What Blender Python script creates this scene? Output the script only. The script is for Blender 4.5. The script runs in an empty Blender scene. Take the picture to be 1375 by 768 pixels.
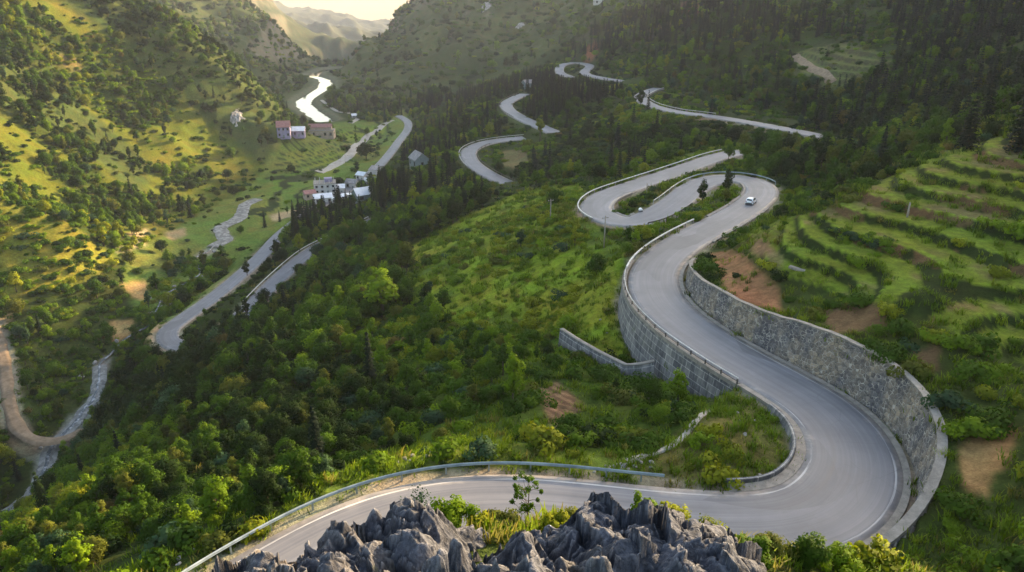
import bpy, bmesh, math, random
import numpy as np
from mathutils import Vector, Matrix

random.seed(7)
RNG = np.random.default_rng(7)
scene = bpy.context.scene
COL = scene.collection
R = math.radians

# ------------------------------------------------------------------ camera
PITCH = R(22.0)
SP, CP = math.sin(PITCH), math.cos(PITCH)
FOC = 1000.0                                   # focal length for a frame 1375 wide


def at(px, py, z=None, drop=None):
    """World point seen at a photo pixel at depth z, or at a drop below the camera."""
    u, v = (px - 687.5) / FOC, (py - 384) / FOC
    if z is None:
        z = drop / (SP + v * CP)
    return np.array((u * z, z * (CP - v * SP), -z * (SP + v * CP)))


def project(P):
    P = np.asarray(P, float)
    zc = P[..., 1] * CP - P[..., 2] * SP
    yc = -P[..., 1] * SP - P[..., 2] * CP
    zs = np.where(zc > 0.5, zc, 0.5)
    return 687.5 + FOC * P[..., 0] / zs, 384 + FOC * yc / zs, zc


cam_d = bpy.data.cameras.new('camera')
cam_d.sensor_width = 36
cam_d.lens = 36 * FOC / 1375
cam_d.clip_start = 0.3
cam_d.clip_end = 60000
cam = bpy.data.objects.new('camera', cam_d)
COL.objects.link(cam)
cam.rotation_euler = (math.pi / 2 - PITCH, 0, 0)
scene.camera = cam


# ------------------------------------------------------------------ noise
def _hash(ix, iy, iz, seed):
    h = (ix * 374761393 + iy * 668265263 + iz * 2147483647 + seed * 1274126177) & 0xFFFFFFFF
    h = ((h ^ (h >> 13)) * 1274126177) & 0xFFFFFFFF
    h = ((h ^ (h >> 16)) * 2246822519) & 0xFFFFFFFF
    return ((h ^ (h >> 15)) & 0xFFFFFF) / float(0xFFFFFF)


def vnoise(x, y, z=None, seed=0):
    x = np.asarray(x, float); y = np.asarray(y, float)
    z = np.zeros_like(x) if z is None else np.asarray(z, float)
    ix, iy, iz = (np.floor(a).astype(np.int64) for a in (x, y, z))
    fx, fy, fz = x - ix, y - iy, z - iz
    fx, fy, fz = (f * f * f * (f * (f * 6 - 15) + 10) for f in (fx, fy, fz))
    flat = not np.any(fz)
    out = 0
    for dz in ((0,) if flat else (0, 1)):
        wz = 1 if flat else (fz if dz else 1 - fz)
        for dy in (0, 1):
            wy = fy if dy else 1 - fy
            for dx in (0, 1):
                wx = fx if dx else 1 - fx
                out = out + wx * wy * wz * _hash(ix + dx, iy + dy, iz + dz, seed)
    return out * 2 - 1


def fbm(x, y, z=None, octaves=4, seed=0, gain=.5, ridged=False):
    s, a, t = 0, 1.0, 0
    for o in range(octaves):
        f = 2.03 ** o
        n = vnoise(x * f + 17.3 * o, y * f - 9.1 * o, None if z is None else z * f + 5.7 * o, seed + o)
        if ridged:
            n = 1 - 2 * np.abs(n)
        s = s + a * n; t += a; a *= gain
    return s / t


def sstep(e0, e1, x):
    t = np.clip((x - e0) / (e1 - e0), 0, 1)
    return t * t * (3 - 2 * t)


def inpoly(px, py, poly):
    inside = np.zeros(np.shape(px), bool)
    n = len(poly)
    for i in range(n):
        x0, y0 = poly[i]; x1, y1 = poly[(i + 1) % n]
        if y0 == y1:
            continue
        c = (y0 > py) != (y1 > py)
        inside ^= c & (px < (x1 - x0) * (py - y0) / (y1 - y0) + x0)
    return inside


# ------------------------------------------------------------------ curves
def catmull(pts, step=1.0):
    pts = [np.asarray(p, float) for p in pts]
    pts = [2 * pts[0] - pts[1]] + pts + [2 * pts[-1] - pts[-2]]
    out = []
    for i in range(1, len(pts) - 2):
        p0, p1, p2, p3 = pts[i - 1:i + 3]
        n = max(4, int(np.linalg.norm(p2 - p1) / (step * .5)))
        t = np.linspace(0, 1, n, endpoint=False)[:, None]
        out.append(.5 * (2 * p1 + (p2 - p0) * t + (2 * p0 - 5 * p1 + 4 * p2 - p3) * t ** 2 + (3 * p1 - p0 - 3 * p2 + p3) * t ** 3))
    out.append(pts[-2][None])
    P = np.concatenate(out)
    s = np.concatenate(([0], np.cumsum(np.linalg.norm(np.diff(P, axis=0), axis=1))))
    n = max(3, int(s[-1] / step) + 1)
    q = np.linspace(0, s[-1], n)
    return np.stack([np.interp(q, s, P[:, k]) for k in range(P.shape[1])], 1)


def smooth(P, n):
    P = P.copy()
    for _ in range(n):
        P[1:-1] = .25 * P[:-2] + .5 * P[1:-1] + .25 * P[2:]
    return P


def side_of(P):
    t = np.gradient(P[:, :2], axis=0)
    t /= np.linalg.norm(t, axis=1)[:, None] + 1e-9
    return np.stack([t[:, 1], -t[:, 0]], 1)       # to the right of travel


# roads: (px, py, drop) along the centre line
ROADS = {}


def road(name, pts, hw, step=1.0, sm=6):
    P = catmull([at(x, y, drop=d) for x, y, d in pts], step)
    P = smooth(P, sm)
    ROADS[name] = dict(P=P, hw=hw, S=side_of(P), step=step)
    return P


road('main', [(200, 900, 37.6), (310, 817, 38), (362, 783, 38.1), (418, 748, 38.2), (474, 719, 38.3), (530, 698, 38.4), (600, 683, 38.5),
              (680, 678, 38.6), (760, 683, 38.7), (840, 692, 38.8), (920, 700, 38.9), (1000, 704, 39), (1060, 700, 39.1),
              (1108, 684, 39.3), (1140, 650, 39.5), (1146, 612, 39.8), (1128, 573, 40.3), (1092, 540, 40.9), (1040, 509, 41.5),
              (980, 475, 42.2), (922, 437, 43.0), (886, 402, 43.8), (878, 371, 44.6), (893, 345, 45.5), (928, 320, 46.5),
              (975, 295, 47.4), (1006, 276, 48.2), (1023, 259, 48.9), (1016, 246, 49.4), (988, 239, 49.9), (957, 241, 50.3),
              (932, 252, 50.8), (908, 271, 51.4), (882, 287, 52), (852, 297, 52.5), (820, 294, 53), (800, 280, 53.5),
              (812, 264, 54), (848, 250, 54.6), (890, 236, 55.2), (925, 224, 55.7), (962, 211, 56.3), (995, 203, 57)], 4.1)
road('upper', [(1112, 185, 60.5), (1094, 181, 61), (1050, 172, 62), (1000, 163, 63.2), (950, 155, 64.5), (905, 149, 66), (872, 140, 67.5),
               (860, 130, 69), (872, 122, 70.5), (885, 118, 71.5)], 4.3, 1.5)
road('top', [(842, 109, 76), (812, 105, 77), (785, 98, 78), (792, 88, 79.5), (775, 84, 80.5), (755, 87, 81), (752, 97, 81.5), (768, 104, 82)], 4.6, 2)
road('middle', [(745, 178, 86), (722, 168, 87), (700, 158, 88), (684, 148, 89), (680, 139, 90), (692, 131, 90.5), (705, 126, 91)][::-1] +
     [(758, 187, 88.5), (762, 196, 90)][:0], 5.2, 2)
road('lower', [(745, 183, 91), (715, 184, 91.5), (680, 187, 92), (650, 192, 92.6), (630, 202, 93.4), (632, 216, 94.4), (648, 229, 95.4), (670, 241, 96.4),
               (690, 250, 97.4), (705, 259, 98)], 4.9, 2)
road('valley', [(500, 296, 102), (455, 317, 106.5), (420, 335, 110), (400, 350, 111.5), (383, 365, 112.8), (362, 385, 114), (345, 403, 115), (315, 432, 116.5), (280, 458, 118), (250, 466, 119),
                (228, 458, 120), (226, 444, 121), (245, 428, 122), (285, 400, 123), (322, 370, 124), (350, 344, 125), (380, 312, 126), (420, 282, 127),
                (470, 252, 127.8), (505, 226, 128.3), (524, 205, 128.7), (535, 190, 129), (547, 174, 129.4), (547, 163, 129.7), (535, 155, 130)], 3.9, 2, 4)

# ------------------------------------------------------------------ base terrain: known points, thin-plate surface between
CTL = []


def c(px, py, z):
    CTL.append(at(px, py, z))


def w(*xyz):
    CTL.append(np.array(xyz, float))


road('lane', [(-50, 395, 120), (-8, 440, 126), (6, 490, 131), (10, 530, 134), (18, 562, 136.5), (34, 584, 138.5), (60, 592, 140), (88, 588, 141), (112, 577, 141.6)], 2.3, 1.5)
for n_, st in (('lane', 8), ('main', 9), ('upper', 12), ('top', 8), ('middle', 9), ('lower', 9), ('valley', 12)):
    for p in ROADS[n_]['P'][::st]:
        CTL.append(p)
# centre slope, from the near road down to the wood
for a in ((600, 600, 72), (600, 560, 88), (600, 500, 115), (600, 450, 142), (600, 400, 168), (600, 350, 200), (650, 300, 238), (690, 272, 268),
          (740, 262, 250), (750, 290, 195), (720, 350, 167), (800, 350, 155), (780, 420, 127), (755, 540, 86), (800, 480, 101), (740, 600, 70.5),
          (885, 495, 103), (850, 465, 111), (960, 520, 88), (880, 560, 82), (870, 600, 72), (950, 560, 72.5), (1000, 600, 66.8), (1030, 560, 71), (930, 630, 65), (720, 450, 135),
          # left slope below the guard rail
          (180, 750, 60), (100, 720, 84), (20, 755, 105), (10, 735, 135), (150, 660, 92), (0, 660, 238), (60, 705, 145), (250, 630, 104), (350, 560, 126), (450, 520, 130), (470, 620, 82),
          (300, 500, 178), (225, 560, 172), (165, 600, 175), (120, 668, 135), (262, 515, 190), (400, 430, 215), (480, 380, 222),
          (330, 470, 215), (260, 485, 234), (420, 375, 283), (500, 310, 312), (450, 330, 310), (560, 270, 345), (600, 240, 375), (480, 270, 425),
          (400, 305, 395),
          # stream valley and valley floor
          (290, 320, 400), (310, 295, 440), (185, 440, 312), (150, 490, 290), (110, 545, 268), (50, 630, 242), (0, 690, 225), (100, 590, 246), (-60, 560, 235),
          (330, 250, 520), (420, 220, 575), (460, 190, 660), (400, 183, 680), (500, 165, 800), (440, 250, 500), (430, 140, 900), (415, 128, 960), (440, 108, 1140),
          (250, 390, 345), (220, 340, 380),
          # left hill
          (380, 225, 560), (350, 150, 612), (300, 80, 655), (260, 45, 672), (200, 25, 682), (150, 5, 690), (90, 12, 700), (0, 25, 520), (40, 45, 530), (0, 150, 450), (100, 120, 540),
          (100, 200, 480), (200, 200, 535), (0, 230, 405), (200, 280, 458), (120, 300, 412), (0, 280, 348), (60, 300, 350), (100, 330, 350),
          (160, 350, 362), (0, 380, 318), (100, 400, 322), (60, 440, 302), (60, 540, 262), (250, 130, 600), (320, 190, 585), (290, 250, 520),
          # far left mountain
          (370, 150, 880), (428, 112, 1090), (400, 90, 1150), (345, 45, 1260), (312, 12, 1310), (230, -45, 1370), (250, 30, 1200), (300, 70, 1090), (100, -40, 1250), (60, 8, 930),
          # right centre mountain
          (448, 122, 960), (470, 100, 1090), (490, 66, 1330), (548, 26, 1450), (520, 120, 1000), (600, 60, 1150), (650, 0, 1270), (700, -70, 1380), (600, 132, 855), (700, 85, 990),
          (750, 30, 1120), (800, 0, 1170), (740, 112, 840), (590, -24, 1500),
          # middle ground spurs
          (620, 150, 640), (600, 180, 585), (570, 212, 505), (545, 225, 480), (530, 245, 450), (670, 165, 590), (850, 133, 480), (800, 178, 402), (740, 205, 405), (800, 215, 338),
          (760, 225, 360), (870, 190, 350), (930, 185, 340), (700, 220, 420), (650, 215, 440), (720, 240, 330), (780, 236, 300), (980, 190, 320), (720, 130, 620), (800, 120, 640),
          # dark forest hill on the right
          (1000, 120, 440), (1100, 100, 422), (950, 60, 560), (1000, 0, 660), (870, 30, 760), (830, 0, 900), (1150, 50, 472), (1200, 0, 525), (1375, 0, 405), (1300, 80, 360),
          (1200, 140, 345), (1375, 100, 300), (1300, 150, 262), (1180, 190, 270), (960, 130, 520), (900, 95, 640), (1050, 145, 420),
          # terraced hill
          (1110, 395, 95), (1375, 500, 75), (1060, 330, 107), (1375, 450, 80), (1220, 390, 85.5), (1100, 270, 121), (1375, 370, 88.5), (1200, 310, 105), (1200, 240, 122), (1375, 300, 99.4),
          (1260, 215, 125), (1375, 250, 108), (1375, 200, 120), (1375, 162, 139), (1150, 252, 126), (1080, 280, 133), (1310, 190, 140), (985, 325, 131), (1020, 310, 131), (1010, 395, 98), (1000, 350, 110),
          (1100, 440, 86), (1200, 460, 77), (1300, 500, 70), (1375, 560, 62), (1300, 600, 58.5), (1375, 690, 49), (1290, 690, 53), (1375, 768, 44), (1190, 775, 47), (1100, 775, 47), (1000, 780, 46),
          (1040, 285, 176), (1100, 232, 205), (1180, 215, 200), (1260, 180, 210),
          # steep slope under the viewpoint
          (850, 770, 44)):
    c(*a)
for a in ((0, 10, -11.2), (5, 9, -11.4), (-6, 9, -11.6), (2.5, 12, -11.6), (-2.5, 12, -11.8), (0, 0, -9), (0, -14, -3), (-10, -14, -8), (12, -14, -6), (0, 16, -13), (3.6, 16, -13.2), (-2.6, 16, -13.5), (-5, 15, -14.5), (6.3, 14.5, -13.3), (9, 16, -15), (12, 16.5, -15.6), (0, 24, -24), (6, 24, -24), (-7, 22, -24), (0, 31, -31), (12, 25, -25), (20, 24, -25),
          (-15, 15, -20), (-14, 28, -31), (-30, 20, -34), (30, 28, -31), (45, 20, -27), (45, 0, -20), (-50, 0, -34), (-60, 15, -37.5), (-80, 30, -45), (70, 40, -27), (90, 60, -24),
          (110, 100, -14), (140, 160, -8), (30, 0, -14), (-130, 70, -85), (-190, 140, -135), (-240, 200, -128), (-300, 250, -75),
          # unseen backs and shoulders of the hills
          (-420, 820, -70), (-330, 900, -110), (-480, 600, 25), (-620, 520, 70), (-420, 400, -5), (-560, 300, 60), (-700, 900, 40), (-800, 1300, 120), (-500, 1700, -150), (-900, 2200, 160),
          (240, 180, 12), (300, 300, 55), (400, 420, 120), (500, 560, 165), (420, 700, 110), (620, 760, 190), (350, 900, 80), (700, 1100, 190), (560, 1400, 175), (320, 1600, 175), (120, 1700, 140),
          (-60, 1800, 60), (420, 250, 110), (250, 1300, 80),
          (-300, 1500, -150), (-290, 1900, -185), (-350, 2500, -245), (-560, 2100, -235), (-90, 2300, -10), (-900, 3000, -185), (-60, 3000, -60), (-480, 3200, -300), (-640, 3300, -200), (-480, 2350, -170), (-250, 2700, -190),
          (-1700, 3500, 100), (1200, 3500, 250), (-700, 4500, -360), (-1900, 5200, 0), (500, 5200, 20), (-1450, 5600, -165), (-1300, 5400, -190), (-1700, 5500, -180), (-1300, 4200, -195), (-900, 4600, -230), (-1000, 5000, -240), (-1150, 6600, -420), (-2000, 6800, -420), (-300, 6800, -420), (1500, 900, 220), (-1300, 900, 150), (1500, 6500, 100), (-3600, 6500, 0)):
    w(*a)
CTL = np.array(CTL)
Y0 = -34.0                                       # pole of the terrain grid, behind the viewpoint


def warp(x, y):
    dx, dy = np.asarray(x, float), np.asarray(y, float) - Y0
    return np.stack([np.arctan2(dx, dy), np.log(np.hypot(dx, dy))], -1)


Q = warp(CTL[:, 0], CTL[:, 1])
H = CTL[:, 2]


def _tps(q, k):
    d2 = ((q[:, None, :] - k[None]) ** 2).sum(-1)
    return .5 * d2 * np.log(d2 + 1e-12)


n = len(Q)
A = np.zeros((n + 3, n + 3))
A[:n, :n] = _tps(Q, Q) + np.eye(n) * 3e-4
A[:n, n] = 1; A[:n, n + 1:] = Q
A[n, :n] = 1; A[n + 1:, :n] = Q.T
SOL = np.linalg.solve(A, np.concatenate([H, np.zeros(3)]))


def base_height(q):
    out = np.empty(len(q))
    for i in range(0, len(q), 20000):
        s = q[i:i + 20000]
        out[i:i + 20000] = _tps(s, Q) @ SOL[:n] + SOL[n] + s @ SOL[n + 1:]
    return out


# ------------------------------------------------------------------ terrain grid
rad = [20.0]
while rad[-1] < 7600:
    r_ = rad[-1]
    rad.append(r_ + max(.42, r_ * .0056))
rad = np.array(rad)
NA = 640
AZ = np.linspace(-R(62), R(62), NA)
NR = len(rad)
GX = rad[:, None] * np.sin(AZ)[None]
GY = rad[:, None] * np.cos(AZ)[None] + Y0
LR = np.log(rad)
# smooth base on a coarser set of rows, then bilinear up
cr = np.linspace(LR[0], LR[-1], 420); ca = np.linspace(AZ[0], AZ[-1], 300)
cg = base_height(np.stack(np.meshgrid(ca, cr), -1).reshape(-1, 2)).reshape(420, 300)


def bil(G, a, l, a0, a1, l0, l1):
    nr, na = G.shape
    fa = np.clip((a - a0) / (a1 - a0) * (na - 1), 0, na - 1.001); fl = np.clip((l - l0) / (l1 - l0) * (nr - 1), 0, nr - 1.001)
    ia = fa.astype(int); il = fl.astype(int); fa = fa - ia; fl = fl - il
    return (G[il, ia] * (1 - fa) + G[il, ia + 1] * fa) * (1 - fl) + (G[il + 1, ia] * (1 - fa) + G[il + 1, ia + 1] * fa) * fl


BZ = bil(cg, np.broadcast_to(AZ[None], GX.shape), np.broadcast_to(LR[:, None], GX.shape), AZ[0], AZ[-1], LR[0], LR[-1])
GR = np.broadcast_to(rad[:, None], GX.shape)
GPX, GPY, _ = project(np.stack([GX, GY, BZ], -1))

# natural relief
far = sstep(700, 1100, GR)
lefth = sstep(-110, -190, GX) * sstep(330, 430, GR) * (1 - sstep(800, 950, GR)) * (1 - np.exp(-((BZ + 129) / 12) ** 2))
mid = sstep(150, 420, GR)
GZ = BZ.copy()
GZ += fbm(GX / 9, GY / 9, octaves=3, seed=3) * (.55 + .5 * mid)
GZ += fbm(GX / 55, GY / 55, octaves=4, seed=11) * mid * (1 - far) * 4.2
GZ += fbm(GX / 75, GY / 75, octaves=4, seed=37, ridged=True) * lefth * 9
GZ += fbm(GX / 70, GY / 70, octaves=4, seed=29, ridged=True) * far * 9 * (1 - np.exp(-((BZ + 136) / 22) ** 2))
valley = np.exp(-((BZ + 131) / 9) ** 2)
GZ += fbm(GX / 170, GY / 170, octaves=6, seed=23, ridged=True, gain=.52) * far * (20 + 22 * sstep(1000, 2200, GR)) * (1 - .95 * np.exp(-((BZ + 136) / 22) ** 2))
ZMASK = {}


def soft_mask(poly, feather=3):
    return inpoly(GPX, GPY, poly)


# terraces: the smooth slope becomes level treads and steep risers
def terrace(poly, step, tilt=.16, rise=.3):
    global GZ
    m = inpoly(GPX, GPY, poly).astype(float)
    for _ in range(6):
        m[1:-1, 1:-1] = (m[1:-1, 1:-1] * 2 + m[:-2, 1:-1] + m[2:, 1:-1] + m[1:-1, :-2] + m[1:-1, 2:]) / 6
    zz = BZ + fbm(GX / 26, GY / 26, octaves=3, seed=31) * .9
    q = zz / step
    f = q - np.floor(q)
    zt = (np.floor(q) + tilt * f + (1 - tilt) * sstep(1 - rise, 1, f)) * step
    GZ = GZ * (1 - m) + (zt + fbm(GX / 5, GY / 5, octaves=2, seed=5) * .12) * m
    return m, sstep(1 - rise, 1 - rise * .6, f) * m, f


POLY_TERR = [(990, 318), (1040, 296), (1120, 278), (1190, 240), (1260, 205), (1400, 170), (1400, 505), (1330, 470), (1230, 425), (1130, 400), (1060, 372), (1010, 345)]
T_MAIN = terrace(POLY_TERR, 1.2, .06, .4)
T_VAL = terrace([(330, 290), (360, 235), (385, 188), (450, 182), (520, 165), (520, 185), (470, 215), (430, 245), (400, 285), (350, 310)], 1.7)
T_FAR = terrace([(1068, 66), (1130, 55), (1200, 72), (1190, 95), (1110, 118), (1070, 90)], 3.0)
T_MIDH = terrace([(575, 205), (600, 170), (650, 150), (640, 180), (610, 215)], 2.4)
NATZ = GZ.copy()

# carve the roads, the walls' steps and the stream into it
RW_T0, RW_T1 = None, None


def nearest_t(name, px, py):
    P = ROADS[name]['P']; x, y, _ = project(P)
    return int(np.argmin((x - px) ** 2 + (y - py) ** 2))


NP_ = len(ROADS['main']['P'])
tt = np.arange(NP_)
# right-hand retaining wall: height above the road by place along the road
_rw = sorted((nearest_t('main', a, b), h) for a, b, h in ((1075, 696, 0.5), (1108, 684, 1.3), (1140, 650, 3.6), (1146, 612, 4.6), (1128, 573, 5.0), (1092, 540, 5.2), (1040, 509, 5.0), (980, 475, 4.3),
                                                          (950, 457, 3.7), (922, 437, 3.9), (886, 402, 3.3), (878, 371, 2.4), (885, 355, 1.4), (893, 345, 0.5)))
RW = (_rw[0][0], _rw[-1][0]); RWH = np.interp(tt, [a for a, _ in _rw], [h for _, h in _rw], left=0, right=0)
RWH = np.where(RWH > 0, np.convolve(np.pad(RWH, 8, 'edge'), np.hanning(19)[1:-1] / np.hanning(19).sum(), 'same')[8:-8], 0)
_lw = sorted((nearest_t('main', a, b), h) for a, b, h in ((1040, 509, 1.5), (1010, 492, 3.2), (980, 475, 5.0), (922, 437, 6.4), (900, 415, 6.2), (886, 402, 5.4), (878, 371, 3.6), (885, 355, 1.2)))
LW = (_lw[0][0], _lw[-1][0]); LWH = np.interp(tt, [a for a, _ in _lw], [h for _, h in _lw], left=0, right=0)
NOPL = np.zeros(GX.shape)                      # strips along the walls kept free of shrubs
RDIST = np.full(GX.shape, 99.0)                 # distance to the nearest road edge


def carve(name):
    global GZ
    rd = ROADS[name]; P, S, hw = rd['P'], rd['S'], rd['hw']
    cell = GR * .0045
    best = np.full(GX.shape, 1e9); bi = np.zeros(GX.shape, int)
    REACH = 24
    for i in range(0, len(P), 24):
        seg = P[i:i + 25]
        lo, hi = seg[:, :2].min(0) - REACH, seg[:, :2].max(0) + REACH
        sel = np.nonzero((GX > lo[0]) & (GX < hi[0]) & (GY > lo[1]) & (GY < hi[1]))
        if not len(sel[0]):
            continue
        d = (GX[sel][:, None] - seg[None, :, 0]) ** 2 + (GY[sel][:, None] - seg[None, :, 1]) ** 2
        k = d.argmin(1); dm = np.sqrt(d[np.arange(len(k)), k])
        up = dm < best[sel]
        s2 = (sel[0][up], sel[1][up])
        best[s2] = dm[up]; bi[s2] = k[up] + i
    m = best < REACH
    idx = bi[m]; p = P[idx]; s = S[idx]
    off = (GX[m] - p[:, 0]) * s[:, 0] + (GY[m] - p[:, 1]) * s[:, 1]
    dist = np.sqrt(best[m] ** 2)
    off = np.sign(off) * dist
    zr = p[:, 2] - .14 - np.minimum(cell[m] * .25, .9)
    zn = GZ[m]
    a = np.abs(off)
    margin = 1.3 + cell[m] * .6
    b = sstep(hw + margin, hw + margin + 8.5, a)
    z = zr * (1 - b) + zn * b
    if name == 'main':
        rh, lh = RWH[idx], LWH[idx]
        onr = (off > 0) & (rh > .3)
        top = p[:, 2] + rh - .25
        bb = sstep(hw + 2.6, hw + 14, off)
        zb = top * (1 - bb) + np.maximum(zn, top - 1.5) * bb
        zw = np.where(off < hw + 2.05, zr, zb)
        z = np.where(onr, zw, z)
        onl = (off < 0) & (lh > .3)
        foot = p[:, 2] - lh
        bl = sstep(hw + 1.5, hw + 11, a)
        zw = np.where(a < hw + .75, zr, foot * (1 - bl) + np.minimum(zn, foot + 1.5) * bl)
        z = np.where(onl, zw, z)
        nop = (onr & (off < hw + 3.3)) | (onl & (a < hw + 1.9)); NOPL[m] = np.maximum(NOPL[m], nop)
    # never over the carriageway
    GZ[m] = z
    RDIST[m] = np.minimum(RDIST[m], a - hw)


for n_ in ('lane', 'valley', 'lower', 'middle', 'top', 'upper', 'main'):
    carve(n_)

# stream bed
STREAM = catmull([at(x, y, drop=d) for x, y, d in ((345, 268, 127.5), (318, 290, 127.6), (300, 310, 127.8), (287, 330, 128), (265, 360, 129), (235, 395, 130), (205, 425, 132), (175, 452, 134), (152, 485, 136.5),
                                                   (130, 515, 138.5), (112, 548, 140.5), (100, 580, 143), (85, 600, 144), (62, 628, 146), (40, 655, 148), (-20, 705, 150), (-90, 770, 153))], 2.5)
STREAM = smooth(STREAM, 4)
_wig = 3.2 * np.sin(np.arange(len(STREAM)) * .33) + 2.5 * fbm(np.arange(len(STREAM)) / 4.0, np.zeros(len(STREAM)), seed=77)
STREAM[:, :2] += side_of(STREAM) * _wig[:, None]
SDIST = np.full(GX.shape, 99.0)
for i in range(0, len(STREAM), 20):
    seg = STREAM[i:i + 21]
    lo, hi = seg[:, :2].min(0) - 22, seg[:, :2].max(0) + 22
    sel = np.nonzero((GX > lo[0]) & (GX < hi[0]) & (GY > lo[1]) & (GY < hi[1]))
    d = np.sqrt((GX[sel][:, None] - seg[None, :, 0]) ** 2 + (GY[sel][:, None] - seg[None, :, 1]) ** 2)
    k = d.argmin(1); dm = d[np.arange(len(k)), k]
    up = dm < SDIST[sel]; s2 = (sel[0][up], sel[1][up])
    SDIST[s2] = dm[up]
    b = sstep(5, 20, dm[up])
    GZ[s2] = (seg[k[up], 2] + fbm(GX[s2] / 3, GY[s2] / 3, octaves=2, seed=8) * .5) * (1 - b) + GZ[s2] * b

# river channel far down the valley
RIVER = smooth(catmull([at(x, y, drop=d) for x, y, d in ((436, 165, 134), (424, 156, 134.2), (412, 147, 134.4), (408, 138, 134.7), (418, 130, 135), (432, 122, 135.4), (438, 113, 135.8), (434, 107, 136.2), (420, 103, 136.6))] +
                       [np.array(p) for p in ((-345, 1500, -152), (-310, 1850, -182), (-350, 2450, -243))], 6), 6)
RIVW = np.full(len(RIVER), 7.0)
VDIST = np.full(GX.shape, 999.0)
sel = np.nonzero((GR > 650) & (GR < 2600) & (np.abs(GX) < 700))
d = np.full(len(sel[0]), 1e9); kk = np.zeros(len(sel[0]), int)
for j, p in enumerate(RIVER[::3]):
    dd = np.hypot(GX[sel] - p[0], GY[sel] - p[1]); u_ = dd < d
    d[u_] = dd[u_]; kk[u_] = j * 3
VDIST[sel] = d
b = sstep(24, 95, d)
GZ[sel] = np.minimum(RIVER[kk, 2] - 2.2 + 6 * sstep(6, 16, d), 1e9) * (1 - b) + GZ[sel] * b


def ground(x, y):
    """Height of the finished ground at world x, y."""
    x = np.asarray(x, float); y = np.asarray(y, float)
    a = np.arctan2(x, y - Y0); l = np.hypot(x, y - Y0)
    fa = np.clip((a - AZ[0]) / (AZ[-1] - AZ[0]) * (NA - 1), 0, NA - 1.001)
    il = np.clip(np.searchsorted(rad, l) - 1, 0, NR - 2)
    fl = np.clip((l - rad[il]) / (rad[il + 1] - rad[il]), 0, 1)
    ia = fa.astype(int); fa = fa - ia
    return (GZ[il, ia] * (1 - fa) + GZ[il, ia + 1] * fa) * (1 - fl) + (GZ[il + 1, ia] * (1 - fa) + GZ[il + 1, ia + 1] * fa) * fl


def gsample(F, x, y):
    a = np.arctan2(x, y - Y0); l = np.hypot(x, y - Y0)
    ia = np.clip(np.rint((a - AZ[0]) / (AZ[-1] - AZ[0]) * (NA - 1)).astype(int), 0, NA - 1)
    il = np.clip(np.searchsorted(rad, l), 0, NR - 1)
    return F[il, ia]


_T = np.concatenate([np.arange(8, 300, .4), np.geomspace(300, 6000, 1200)])


def hit(px, py):
    """First point of the ground on the sight line through a photo pixel."""
    u, v = (px - 687.5) / FOC, (py - 384) / FOC
    X, Y, Z = u * _T, _T * (CP - v * SP), -_T * (SP + v * CP)
    g = ground(X, Y)
    k = np.nonzero(Z < g)[0]
    if not len(k):
        return np.array((X[-1], Y[-1], g[-1]))
    k = k[0]
    return np.array((X[k], Y[k], g[k]))


def visible(x, y, z, slack=1.0):
    """Whether ground hides the point (vectorised)."""
    P = np.stack([x, y, z], -1)
    ok = np.ones(len(P), bool)
    for t in np.concatenate([np.linspace(.08, .9, 34), np.linspace(.91, .985, 10)]):
        q = P * t
        ok &= q[:, 2] > ground(q[:, 0], q[:, 1]) - slack
    return ok


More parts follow.
